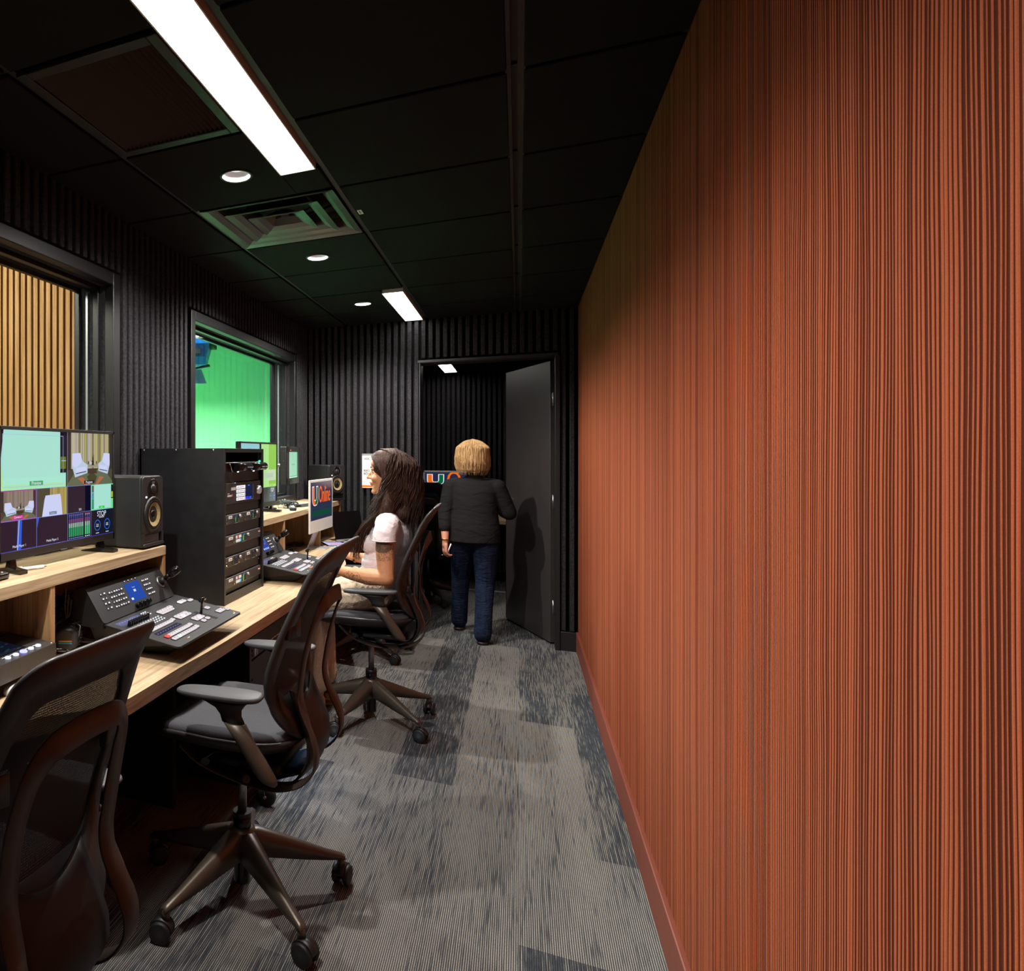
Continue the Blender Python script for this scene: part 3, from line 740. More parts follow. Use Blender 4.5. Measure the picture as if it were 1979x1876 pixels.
for z0, z1, m, lab in ((.585, .655, 'blank_panel', 'topmost dark device in the cabinet under the desk'), (.430, .580, 'rack_black', 'wide blank device in the middle of the under-desk cabinet'), (.375, .428, 'device_face', 'brown-grey device low in the under-desk cabinet'), (.31, .370, 'rack_black', 'lowest device with small blue lights in the under-desk cabinet')):
    tt = thing('rack_device', lab, 'rack unit', (-.945, 2.79, (z0+z1)/2), 0, 'devices in the cabinet under the desk'); hh = (z1-z0)/2
    b = nb(m); b.box(-.35, 0, -.25, .25, -hh+.001, hh-.001, bev=.002); b.build('body', tt)
    if z0 > .58:
        b = nb('label_white'); 
        for i in range(5): b.box(0, .001, .0+.035*i, .025+.035*i, -.012, -.009)
        b.mat('gold'); b.box(0, .001, .12, .14, .006, .022); b.build('markings', tt)
        b = nb('aluminium'); b.tube([(.0, -.235, -.02), (.012, -.235, -.018), (.012, -.235, .018), (0, -.235, .02)], .004); b.tube([(.0, -.21, -.02), (.012, -.21, -.018), (.012, -.21, .018), (0, -.21, .02)], .003); b.build('handle', tt)
    if z0 < .35:
        b = nb(glow('rack_blue_leds', (150,205,255), 3))
        for i in range(14): b.box(0, .002, -.2+.02*i, -.192+.02*i, -.01+.008*(i % 3), -.005+.008*(i % 3))
        b.build('indicator_lights', tt)
        ld = bpy.data.lights.new('indicator_glow', 'AREA'); ld.energy = .9; ld.size = .3; ld.color = (.25, .55, 1)
        lo = bpy.data.objects.new('indicator_glow', ld); COL.objects.link(lo); lo.parent = tt; lo.location = (.012, .05, 0); lo.rotation_euler = (0, R(-60), 0)
    else:
        for s_ in (-1, 1): b = nb('black_matte'); b.cyl((0, s_*.238, 0), (.003, s_*.238, 0), .005, n=10); b.build('screw', tt)

# ============================================================ TASK CHAIRS (local +x is the back of the chair)
PROF = [(1.145, .335), (1.13, .322), (1.10, .300), (1.05, .272), (1.0, .252), (.95, .232), (.90, .212), (.85, .194), (.80, .177), (.76, .165), (.72, .160), (.69, .163), (.66, .172), (.63, .187), (.60, .205), (.57, .222)]
def back_pt(y, z, off=0):
    return V(interp(PROF, z)+off+.55*(.16**2-y*y), y, z)
def outline(w_top, z_top, w_bot, z_bot, r_top, r_bot, waist):
    """closed (y,z) outline of the backrest, half widths"""
    pts = []
    def hw(z):
        k = w_top-.186
        return interp([(1.20, .178+k), (1.05, .190+k), (.95, .208+k), (.86, .220+k), (.78, .219+k), (.70, .200+k), (.64, lerp(w_bot, .2+k, .45)), (.55, w_bot)], z)
    n = 9
    for i in range(n+1):
        a = PI/2*i/n; pts.append((w_top-r_top+r_top*math.sin(a)*1.0, z_top-r_top*.9+r_top*.9*math.cos(a)))
    side = [(hw(z), z) for z in [lerp(z_top-r_top*.9, z_bot+r_bot, k/12) for k in range(1, 12)]]
    pts += side
    for i in range(n+1):
        a = PI/2*i/n; w = hw(z_bot+r_bot); pts.append((w-r_bot+r_bot*math.cos(a), z_bot+r_bot-r_bot*math.sin(a)))
    full = pts+[(-y, z) for y, z in pts[::-1]]
    return full
def make_chair(label, group):
    t = thing('task_chair', label, 'chair', group=group)
    # five-star base
    for k in range(5):
        a = R(33+72*k); X = Matrix.Rotation(a, 4, 'Z')
        b = nb('bronze', X); rings = []
        for r_, z0, z1, w0, w1 in ((.012, .128, .212, .030, .024), (.05, .126, .208, .030, .022), (.11, .118, .186, .027, .019), (.20, .104, .152, .022, .014), (.28, .094, .122, .017, .010), (.325, .090, .108, .014, .008), (.338, .088, .100, .012, .007)):
            rings.append([(r_, -w0, z0), (r_, w0, z0), (r_, w0*.95, z0+.6*(z1-z0)), (r_, w1, z1-.004), (r_, 0, z1), (r_, -w1, z1-.004), (r_, -w0*.95, z0+.6*(z1-z0))])
        b.loft(rings); b.cyl((.326, 0, .064), (.326, 0, .096), .0125, n=14); b.build('base_leg', t)
        sw = R(50+83*k)
        X2 = X @ Matrix.Translation((.326, 0, 0)) @ Matrix.Rotation(sw, 4, 'Z')
        b = nb('rubber', X2)
        for s_ in (-1, 1):
            b.lathe([(.012, 0), (.026, .002), (.031, .006), (.0325, .012), (.031, .019), (.026, .021), (.0, .021)], (.012, s_*.006, .0325), (0, s_, 0), n=26)
        b.mat('black_plastic'); b.lathe([(.020, -.006), (.020, .006)], (.012, 0, .036), (0,1,0), n=16); b.cyl((0, 0, .045), (0, 0, .070), .011, n=12)
        arc = [(.012+.036*math.cos(R(q)), .0325+.036*math.sin(R(q))) for q in range(20, 161, 14)]
        b.loft([[(x, -.016, z), (x, .016, z), (x*1.0, .016, z-.004), (x, -.016, z-.004)] for x, z in arc]); b.build('caster', t)
    b = nb('dark_gloss'); b.lathe([(.0, .040), (.026, .040), (.027, .045), (.027, .205), (.029, .21), (.029, .245), (.024, .25)], (0,0,0), n=28, caps=(False, True)); b.mat('black_plastic'); b.cyl((0,0,.245), (0,0,.262), .029); b.mat('steel'); b.cyl((0,0,.262), (0,0,.44), .0145)
    b.build('gas_lift', t)
    b = nb('bronze'); b.lathe([(.030, .115), (.047, .12), (.050, .15), (.046, .195), (.040, .212), (.028, .216)], (0,0,0), n=28, caps=(False, False)); b.build('hub', t)
    # mechanism under the seat
    b = nb('black_plastic'); b.box(-.10, .13, -.065, .065, .435, .505, bev=.018); b.box(-.03, .17, -.13, .13, .455, .49, bev=.012)
    b.tube([(.02, -.06, .46), (.05, -.14, .455), (.09, -.20, .465)], [.012, .010, .012]); b.tube([(.02, .06, .46), (.05, .14, .455), (.09, .20, .465)], [.012, .010, .012])
    b.tube([(-.06, -.06, .475), (-.075, -.13, .47), (-.06, -.155, .468)], [.008, .007, .014]); b.build('tilt_mechanism', t)
    # seat
    def seat_ring(k, z, dz=0):
        out = []
        for i in range(44):
            a = 2*PI*i/44; c, s_ = math.cos(a), math.sin(a); e = .42
            x = math.copysign(abs(c)**e, c)*.235*k; y = math.copysign(abs(s_)**e, s_)*.238*k
            if x < 0: y *= 1-.10*(x/.235)**2
            else: y *= 1-.16*(x/.235)**2
            zz = z+dz*0; zz += .020*(y/.238)**2*(1 if dz else .9)                 # sides turned up
            zz -= .030*max(0, (-x-.10)/.135)**2                                   # waterfall front
            zz += .012*max(0, x/.235)**2
            out.append((x-.012, y, zz))
        return out
    b = nb('charcoal_plastic'); b.loft([seat_ring(.55, .505), seat_ring(.86, .523), seat_ring(1.0, .547), seat_ring(1.012, .556), seat_ring(1.0, .562), seat_ring(.93, .560)]); b.build('seat_shell', t)
    b = nb('seat_fabric'); b.loft([seat_ring(.955, .556), seat_ring(.965, .566), seat_ring(.93, .578), seat_ring(.80, .583), seat_ring(.5, .582), seat_ring(.15, .581)]); b.build('seat_cushion', t)
    # back frame
    out = outline(.186, 1.138, .150, .575, .060, .10, 0); inn = outline(.140, 1.050, .085, .690, .045, .075, 0)
    b = nb('charcoal_plastic')
    def ringpts(o, off): return [back_pt(y, z, off) for y, z in o]
    fr_o, fr_i, bk_o, bk_i = [ringpts(o_, k) for o_, k in ((out, -.008), (inn, -.006), (out, .010), (inn, .008))]
    mid_o = [(a+c)*.5+(a-c).cross(V(0,0,0)) for a, c in zip(fr_o, bk_o)]
    outm = outline(.190, 1.143, .154, .571, .062, .10, 0); mid_o = ringpts(outm, .001)
    seq = [fr_i, fr_o, mid_o, bk_o, bk_i]
    rows = [[b._v(p) for p in r_] for r_ in seq]; n = len(rows[0])
    for k in range(5):
        a, c = rows[k], rows[(k+1) % 5]
        for i in range(n): b._f([a[i], a[(i+1) % n], c[(i+1) % n], c[i]], True)
    b.build('back_frame', t)
    # cross bars that tie the frame to the ribbon
    for s_ in (-1, 1):
        b = nb('charcoal_plastic')
        ps = [back_pt(s_*yy, .905, .006) for yy in (.205, .185, .160, .130)]
        b.band(ps, [(1,0,0)]*4, [.05, .05, .055, .06], .012)
        b.build('side_bracket', t)
    b = nb('back_mesh'); no = len(inn); cen = []
    zs_ = [.680+(.385)*i/16 for i in range(17)]
    rows = []
    for z in zs_:
        # half width of the inner outline at this height
        ys_ = [abs(y) for y, zz in inn]; best = min(range(no), key=lambda i: abs(inn[i][1]-z)); w = ys_[best]+.006
        rows.append([b._v(back_pt(lerp(-w, w, j/10), z, .0)) for j in range(11)])
    for r0, r1 in zip(rows, rows[1:]):
        for j in range(10): b._f([r0[j], r0[j+1], r1[j+1], r1[j]], True)
    b.build('back_mesh', t, recalc=False)
    # bronze ribbon: arch behind the back, sides sweep under the seat to its front
    side = [(.285, .955), (.274, .925), (.260, .880), (.245, .820), (.236, .765), (.230, .715), (.236, .675), (.252, .635), (.270, .595), (.281, .555), (.276, .510), (.245, .468), (.195, .440), (.140, .424), (.060, .418), (0, .424), (-.055, .445), (-.10, .480), (-.135, .525)]
    sy = [.112, .128, .136, .140, .138, .136, .136, .140, .146, .150, .150, .146, .138, .126, .112, .110, .125, .150, .175]
    left = [V(x, -y, z) for (x, z), y in zip(side, sy)]; right = [V(p.x, -p.y, p.z) for p in left]
    top = [V(.292, q, .972+.006*(1-(q/.09)**2)) for q in (-.088, -.045, 0, .045, .088)]
    path = left[::-1]+top+right
    gd = []
    for p in path: g = V(p.x-.02, 0, (p.z-.70)*.9); gd.append(g if p.z < .66 else V(1, 0, .25))
    ps = smooth_path(path, 4); gs = smooth_path(gd, 4)
    b = nb('bronze_ribbon'); wd = []
    for p in ps:
        wd.append(.046 if p.z > .6 else (.050 if p.z > .5 else .056))
    b.band(ps, gs, wd, .0065); b.build('support_ribbon', t)
    # glossy lumbar shell and lower cradle
    b = nb('satin_dark'); rows = []
    for i in range(11):
        z = lerp(.435, .70, i/10); w = .122-.020*(i/10)**2; x = interp([(.43, .185), (.47, .225), (.52, .248), (.57, .245), (.62, .224), (.66, .205), (.70, .188)], z)
        rows.append([(x+.014*(1-(yy/w)**2)-.2*yy*yy, yy, z+(.035*(yy/w)**2-.03)*(i/10)**3) for yy in [lerp(-w, w, j/10) for j in range(11)]])
    b.loft([r_+[(x+.008, y, z) for x, y, z in r_[::-1]] for r_ in rows]); b.build('lumbar_shell', t)
    b = nb('satin_dark'); rows = []
    for i in range(9):
        x = lerp(-.05, .21, i/8); z = interp([(-.05, .436), (.0, .420), (.06, .413), (.14, .418), (.21, .448)], x); w = .10
        rows.append([(x, -w, z+.012), (x, -w*.5, z-.004), (x, 0, z-.008), (x, w*.5, z-.004), (x, w, z+.012), (x, w, z+.020), (x, 0, z+.006), (x, -w, z+.020)])
    b.loft(rows); b.build('cradle', t)
    # armrests
    for s_ in (-1, 1):
        b = nb('bronze'); sec = []
        for x, y, z, rx, ry in ((.176, .264, .497, .006, .004), (.176, .264, .501, .022, .015), (.173, .264, .510, .031, .022), (.166, .265, .524, .035, .025), (.140, .268, .565, .035, .026), (.108, .272, .612, .034, .026), (.082, .275, .655, .033, .025)):
            sec.append([(x+rx*math.cos(2*PI*k/20), s_*(y+ry*math.sin(2*PI*k/20)), z-.30*rx*math.cos(2*PI*k/20)*(1 if z < .64 else .1)) for k in range(20)])
        b.loft(sec); arm = b.build('armrest', t)
        b = nb('soft_black'); sec = []
        for x, y, z, rx, ry in ((.080, .275, .654, .034, .017), (.072, .275, .672, .032, .016), (.064, .274, .690, .040, .020), (.052, .272, .704, .062, .030), (.046, .270, .711, .078, .036)):
            sec.append([(x+rx*math.cos(2*PI*k/20), s_*(y+ry*math.sin(2*PI*k/20)), z) for k in range(20)])
        b.loft(sec); b.build('arm_post', arm)
        b = nb('arm_pad'); pad = []
        def padring(k, z):
            out = []
            for i in range(30):
                a = 2*PI*i/30; c, sn = math.cos(a), math.sin(a); x = math.copysign(abs(c)**.55, c)*.130*k; y = math.copysign(abs(sn)**.62, sn)*.044*(k if k > .9 else k*.96)
                y *= 1-.22*max(0, -x/.13); out.append((x+.035, s_*(.270+y), z+.006*(x/.13)))
            return out
        b.loft([padring(.80, .714), padring(.95, .717), padring(1.0, .724), padring(.985, .730), padring(.93, .7325), padring(.4, .733)]); b.build('arm_pad', arm)
    return t
CG = 'mesh-back task chairs along the desk'
chair = make_chair('mesh-back task chair in the middle, empty, with bronze star base fully in view', CG)
chair.location = (-.79, 2.045, 0)
c1 = dup(chair, (-.975, 1.035, 0), R(-4), 'nearest mesh-back chair, cut off by the left edge of the photo, its back to us', CG)
for c in c1.children:
    if not any(c.name.startswith(q) for q in ('base_leg', 'caster', 'hub', 'gas_lift')): c.location.z -= .06
dup(chair, (-.70, 3.70, 0), R(2), 'bronze and black mesh-back chair the dark-haired woman sits on', CG)
c4 = dup(chair, (-.99, 4.93, 0), R(-3), 'mostly hidden task chair beyond the seated woman, only its casters showing', CG)
for c in c4.children:
    if not any(c.name.startswith(q) for q in ('base_leg', 'caster', 'hub', 'gas_lift')): c.location.z -= .085
dup(chair, (-.78, 6.92, 0), R(-93), 'task chair in the next room, seen through the open door', CG)
# ============================================================ SCREENS AND EQUIPMENT
def S(name, rgb, k=.95): return screen_mat('scr_'+name, rgb, k)
class Pic:
    """flat picture drawn on a display: coordinates in metres, layers stacked by .15 mm"""
    def __init__(s, X, w, h): s.b = B(); s.b.at(X); s.w, s.h = w, h; s.z = .0002; s.X = X
    def up(s): s.z += .00012
    def rect(s, x0, y0, x1, y1, m):
        s.b.mat(m); s.b.quad((x0*s.w, y0*s.h, s.z), (x1*s.w, y0*s.h, s.z), (x1*s.w, y1*s.h, s.z), (x0*s.w, y1*s.h, s.z)); return s
    def poly(s, pts, m): s.b.mat(m); s.b.quad(*[(x*s.w, y*s.h, s.z) for x, y in pts]); return s
    def frame(s, x0, y0, x1, y1, t, m):
        tx, ty = t/s.w, t/s.h; s.rect(x0, y0, x1, y0+ty, m); s.rect(x0, y1-ty, x1, y1, m); s.rect(x0, y0, x0+tx, y1, m); s.rect(x1-tx, y0, x1, y1, m)
    def text(s, txt, x, y, size, m, align='CENTER', sx=1): s.b.mat(m); s.b.text(txt, size, frame((x*s.w, y*s.h, s.z), (1,0,0), (0,1,0)), align, 0, sx)
    def ring(s, x, y, r, t, m, n=36):
        s.b.mat(m); cx, cy = x*s.w, y*s.h
        for i in range(n):
            a, c = 2*PI*i/n, 2*PI*(i+1)/n
            s.b.quad(*[(cx+q*math.cos(k), cy+q*math.sin(k), s.z) for q, k in ((r, a), (r, c), (r-t, c), (r-t, a))])
    def build(s, name, parent): return s.b.build(name, parent, recalc=False)
def armchair(p, x, y, w, h, flip, k=1):
    """white lounge chair as it shows on the screen"""
    f = lambda q: x+(w*(1-q) if flip else w*q)
    g = lambda q: y+h*q
    pt = lambda *a: [(f(i), g(j)) for i, j in (a[::-1] if flip else a)]
    c1, c2, c3 = S('chair_l', (205,212,248)), S('chair_m', (186,205,226)), S('chair_d', (60,74,84))
    p.poly(pt((.02,.45), (.04,.98), (.52,1.0), (.66,.66), (.98,.5), (.96,.16), (.2,.0)), c2); p.up()
    p.poly(pt((.02,.55), (.04,.98), (.52,1.0), (.62,.62), (.30,.42), (.14,.40)), c1)
    p.poly(pt((.24,.16), (.24,.38), (.88,.44), (.88,.22)), c1); p.up()
    p.poly(pt((.24,.13), (.24,.17), (.88,.25), (.88,.21)), c3)
def curtain(p, x0, y0, x1, y1, cols, n, seed=1):
    rnd = random.Random(seed)
    for i in range(n):
        a, c = lerp(x0, x1, i/n), lerp(x0, x1, (i+1)/n); p.rect(a, y0, c, y1, rnd.choice(cols))
    p.up()
CUR = [S('cur%d' % i, c) for i, c in enumerate([(150,148,112), (176,166,140), (160,156,176), (138,132,84), (186,178,150), (120,112,92), (172,164,92)])]
CURB = [S('curb%d' % i, c) for i, c in enumerate([(128,112,96), (144,128,114), (120,106,96), (136,124,118)])]
CURO = [S('curo%d' % i, c) for i, c in enumerate([(150,136,72), (172,150,84), (140,126,96), (176,160,104), (160,150,60)])]
def interview(p, x0, y0, x1, y1, cols, n, seed):
    X = lambda q: lerp(x0, x1, q); Y = lambda q: lerp(y0, y1, q)
    p.rect(x0, y0, x1, y1, S('dkstage', (48,46,36))); p.up()
    curtain(p, X(.09), Y(.32), X(.92), Y(1), cols, n, seed)
    p.rect(x0, y0, x1, Y(.30), S('rug', (66,66,48))); p.up()
    p.poly([(X(.0), Y(.02)), (X(.2), Y(.30)), (X(.8), Y(.30)), (X(1), Y(.05)), (X(1), Y(0)), (X(0), Y(0))], S('rug2', (96,104,78))); p.up()
    p.poly([(X(.22), Y(.14)), (X(.38), Y(.0)), (X(.45), Y(.0)), (X(.33), Y(.16))], S('rug3', (176,104,70))); p.poly([(X(.80), Y(.14)), (X(.66), Y(.0)), (X(.60), Y(.0)), (X(.70), Y(.16))], S('rug3', (176,104,70)))
    p.poly([(X(.42), Y(.16)), (X(.47), Y(.04)), (X(.60), Y(.04)), (X(.64), Y(.16)), (X(.58), Y(.22)), (X(.48), Y(.22))], S('rug4', (58,66,36)))
    p.rect(X(.44), Y(.22), X(.64), Y(.30), S('tbase', (60,50,38))); p.up()
    p.poly([(X(.40), Y(.37)), (X(.44), Y(.345)), (X(.64), Y(.345)), (X(.68), Y(.37)), (X(.64), Y(.395)), (X(.44), Y(.395))], S('ttop', (150,146,130))); p.up()
    p.rect(X(.52), Y(.38), X(.57), Y(.47), S('vase', (34,34,36))); p.rect(X(.49), Y(.40), X(.53), Y(.45), S('vase2', (205,205,210)))
    for q, s_ in ((.53, .10), (.56, .13), (.545, .07)): p.rect(X(q), Y(.46), X(q+.012), Y(.46+s_), S('sprig', (64,58,36)))
    p.rect(X(.44), Y(.40), X(.462), Y(.46), S('cup', (40,38,36))); p.rect(X(.62), Y(.40), X(.64), Y(.46), S('cup', (40,38,36))); p.up()
    armchair(p, X(.10), Y(.16), (x1-x0)*.34, (y1-y0)*.46, False); armchair(p, X(.66), Y(.20), (x1-x0)*.28, (y1-y0)*.42, True); p.up()

def multiview(p, flip_bank=False):
    BL = S('grid_blue', (110,130,215)); NAVY = S('navy', (26,16,38)); DK = S('deepblue', (6,12,34)); WH = S('white', (235,238,255))
    p.rect(0, 0, 1, 1, S('void', (14,10,24))); p.up()
    G = S('pv_green', (168,228,212)); G2 = S('pv_green2', (170,232,180)); G3 = S('key_green', (120,226,150))
    # preview, left half
    p.rect(0, .5, .53, 1, G); p.rect(0, .5, .53, .60, S('pv_mid', (166,232,196))); p.up(); p.rect(0, .5, .53, .545, G2); p.poly([(0, .5), (.035, .5), (0, .80)], S('pv_edge', (176,240,150))); p.up()
    p.poly([(.0, .5), (.005, .72), (.028, 1.0), (0, 1.0)], S('void', (14,10,24)))
    p.rect(.478, .63, .53, 1, DK); p.rect(.482, .665, .53, .775, S('lime', (196,214,48))); p.rect(.476, .624, .53, .63, G3); p.up()
    p.frame(.02, .525, .505, .965, .0015, S('safe', (165,190,235))); p.rect(.49, .735, .53, .742, S('safe', (165,190,235)))
    p.rect(.222, .53, .330, .568, S('tag_green', (64,168,104))); p.up(); p.text('Preview', .276, .549, .017, S('white', (235,238,255)), sx=.9)
    # program
    interview(p, .535, .5, 1, 1, CUR, 34, 3)
    p.rect(.70, .513, .80, .545, S('tagdk', (24,24,12))); p.up(); p.text('Program', .75, .528, .014, WH, sx=.9)
    # camera 1 / camera 2
    interview(p, 0, .25, .268, .495, CURB, 26, 5); p.frame(0, .25, .268, .498, .0022, S('magenta', (190,60,170)))
    p.rect(.09, .262, .165, .290, S('magenta2', (215,40,160))); p.up(); p.text('Camera 1', .128, .276, .010, WH)
    p.rect(.272, .25, .53, .5, S('cam2', (72,70,52))); p.up(); curtain(p, .382, .25, .53, .5, CURO, 12, 8); p.up()
    p.poly([(.315, .25), (.335, .40), (.345, .435), (.47, .44), (.478, .40), (.49, .25)], S('chair_l', (205,212,248))); p.up()
    p.rect(.375, .262, .44, .288, S('tagblue', (84,108,138))); p.up(); p.text('Camera 2', .408, .275, .009, WH)
    # empty + live key
    p.rect(.54, .255, .76, .495, NAVY); p.rect(.705, .255, .76, .495, DK); p.up(); p.text('SDI', .655, .275, .011, WH)
    p.rect(.762, .25, 1, .5, G3); p.up(); p.rect(.795, .262, .975, .497, G); p.rect(.772, .262, .792, .36, S('teal', (40,140,120))); p.rect(.772, .362, .792, .42, S('bluem', (90,130,190))); p.rect(.772, .425, .792, .49, S('purm', (110,80,110))); p.rect(.978, .35, 1, .49, DK); p.rect(.98, .36, .998, .42, S('lime', (196,214,48))); p.up()
    p.rect(.845, .262, .905, .285, S('livegreen', (40,205,70))); p.up(); p.text('Live', .875, .2735, .009, WH)
    # media players
    p.rect(0, 0, .265, .247, NAVY); p.rect(.272, 0, .53, .247, NAVY); p.up()
    p.poly([(.115, 0), (.122, .247), (.155, .247), (.148, 0)], S('bstripe', (24,92,225))); p.up(); p.poly([(.118, 0), (.13, .247), (.136, .247), (.123, 0)], S('cream', (214,196,140)))
    p.poly([(.272, .16), (.272, .247), (.29, .247)], S('bstripe', (24,92,225))); p.up()
    p.text('Media Player 1', .135, .035, .011, WH); p.text('Media Player 2', .40, .035, .011, WH)
    # meters
    p.rect(.54, .0, .757, .245, S('meterbg', (6,8,26))); p.up()
    for i in range(11):
        x = .547+.0178*i+(.012 if i > 7 else 0); w = .0115
        p.rect(x, .03, x+w, .115, S('mg', (30,160,100) if i < 8 else (60,205,130))) if i < 8 else p.rect(x, .03, x+w, .12, S('mg2', (60,205,130)))
        p.rect(x, .115, x+w, .155, S('mgl', (150,190,170))); p.rect(x, .155, x+w, .195, S('mp', (118,66,128))); p.rect(x+.003, .2, x+w-.003, .218, S('mb', (60,90,205)))
        p.rect(x, .223, x+w, .227, WH if i > 7 else S('mbl', (120,140,230))); p.rect(x, .233, x+w, .237, S('magenta2', (215,40,160)) if i > 7 else S('mbl', (120,140,230))); p.rect(x, .012, x+w, .019, WH if i > 7 else S('mbl', (120,140,230)))
    # stop pane
    p.rect(.764, .0, 1, .245, S('stopbg', (4,12,30))); p.up()
    p.text('STOP', .872, .207, .027, WH, sx=.95); p.text('00:00:00', .872, .176, .010, WH)
    for x, a in ((.828, '72:44'), (.932, '00:00')):
        p.ring(x, .098, .0205, .0028, S('ringblue', (26,110,230))); p.text(a, x, .103, .009, WH, sx=.8); p.rect(x-.014, .085, x+.014, .090, WH); p.rect(x-.016, .019, x+.016, .025, WH)
    for x in (.2685, .534, .7605): p.rect(x-.0016, 0, x+.0016, .5 if x != .534 else 1, BL)
    p.rect(0, .2475, 1, .2515, BL); p.rect(.268, .498, .76, .502, BL); p.rect(0, .0, 1, .004, S('bluebar', (60,70,205)))

def television(label, y0, y1, x, ztop, zbot, draw, full=True):
    t = thing('television_monitor', label, 'monitor', (x, (y0+y1)/2, SZ)); w = (y1-y0)/2
    zt, zb = ztop-SZ, zbot-SZ
    b = nb('black_plastic'); b.box(-.030, -.006, -w, w, zb, zt, bev=.003); b.box(-.055, -.028, -w+.06, w-.06, zb+.03, zt-.12, bev=.01)
    for q in ((-w, -w+.009, zb, zt), (w-.009, w, zb, zt), (-w, w, zt-.011, zt), (-w, w, zb, zb+.026)): b.box(-.008, .0015, *q, bev=.001)
    b.box(-.002, .004, -.02, .02, zb-.006, zb+.002, bev=.002); b.build('casing', t)
    sw, sh = 2*w-.018, (zt-.011)-(zb+.026)
    p = Pic(face_x((-.0045, -w+.009, zb+.026)), sw, sh); draw(p); p.build('screen', t)
    for s_ in (-1, 1):
        b = nb('dark_gloss'); y = s_*(w-.075)
        b.loft([[(-.008, y-.012, zb+.004), (-.020, y-.012, zb+.004), (-.020, y+.012, zb+.004), (-.008, y+.012, zb+.004)], [(-.004, y-.014, .014), (-.028, y-.014, .014), (-.028, y+.014, .014), (-.004, y+.014, .014)]], smooth=False)
        b.loft([[(-.09, y-.018, .001), (-.09, y+.018, .001), (-.09, y+.018, .004), (-.09, y-.018, .004)], [(-.016, y-.016, .001), (-.016, y+.016, .001), (-.016, y+.016, .018), (-.016, y-.016, .018)], [(.045, y-.018+s_*.012, .001), (.045, y+.018+s_*.012, .001), (.045, y+.018+s_*.012, .012), (.045, y-.018+s_*.012, .012)]], smooth=False)
        b.build('foot', t)
    return t
television('large wide monitor on the near riser shelf showing a multi-view of camera pictures', 1.600, 2.258, -1.402, 1.486, 1.072, multiview)
def mv2(p):
    p.rect(0, 0, 1, 1, S('void', (14,10,24))); p.up()
    p.rect(0, .5, .53, 1, S('pale_blue', (150,205,215))); p.rect(.55, .26, 1, 1, S('yg', (150,205,80))); p.rect(.55, .26, .77, 1, S('yg2', (170,222,150))); p.up()
    p.rect(.50, .5, .535, 1, S('deepblue', (6,12,34))); p.rect(.72, .37, .98, .56, S('yg3', (205,220,190))); p.rect(.55, .26, .58, .40, S('teal', (40,140,120))); p.up()
    p.rect(.62, .42, .90, .50, S('yg4', (186,212,180))); p.rect(0, .25, .53, .5, S('navy', (26,16,38))); p.rect(0, 0, 1, .25, S('stopbg', (4,12,30))); p.up()
    WH = S('white', (235,238,255)); p.text('STOP', .872, .207, .027, WH); p.text('00:00:00', .872, .176, .010, WH)
    for x in (.828, .932): p.ring(x, .098, .0205, .003, S('ringblue', (26,110,230))); p.text('00:00', x, .1, .008, WH, sx=.8)
    p.text('LIVE', .87, .275, .01, S('tagdk', (24,24,12)))
television('second wide monitor half hidden behind the equipment rack, with yellow-green picture', 3.60, 4.258, -1.402, 1.472, 1.072, mv2)

# tall framed display on an arm in the far window
t = thing('preview_display', 'tall narrow display in a deep black frame mounted before the green window', 'monitor', (-1.340, 4.40, 1.325), R(6))
b = nb('soft_black'); b.box(-.045, -.002, -.205, .205, -.122, .122, bev=.006)
for q in ((-.205, -.125, -.122, .122), (.115, .205, -.122, .122), (-.205, .205, .085, .122), (-.205, .205, -.122, -.078)): b.box(-.003, .004, *q, bev=.0015)
b.build('casing', t)
p = Pic(face_x((.0042, -.150, -.082)), .285, .170); p.rect(0, 0, 1, 1, S('mint', (160,214,184))); p.up(); p.rect(.9, 0, 1, 1, S('mint_g', (70,190,120))); p.rect(0, 0, 1, .04, S('mint_w', (200,240,215))); p.rect(0, .04, 1, .08, S('mint_g2', (100,190,140))); p.up()
p.rect(.28, .48, .68, .55, S('mint_d', (136,198,168))); p.build('screen', t)
b = nb('key_dark'); b.box(.004, .006, -.09, .05, -.104, -.092); b.mat('gold'); b.box(.004, .005, .065, .075, -.103, -.094); b.mat('orange_ink'); b.box(.004, .005, -.118, -.085, .096, .102); b.mat('chrome')
for z in (-.09, -.03, .03, .09): b.cyl((-.02, -.2065, z), (-.02, -.204, z), .003, n=8)
b.build('control_strip', t)
b = nb('steel'); b.tube([(-.045, 0, 0), (-.11, .02, 0), (-.17, -.05, -.02)], .012); b.mat('black_plastic'); b.cyl((-.17, -.05, -.29), (-.17, -.05, .02), .016); b.cyl((-.17, -.05, -.29), (-.17, -.05, -.283), .07, n=28)
b.build('support_arm', t)

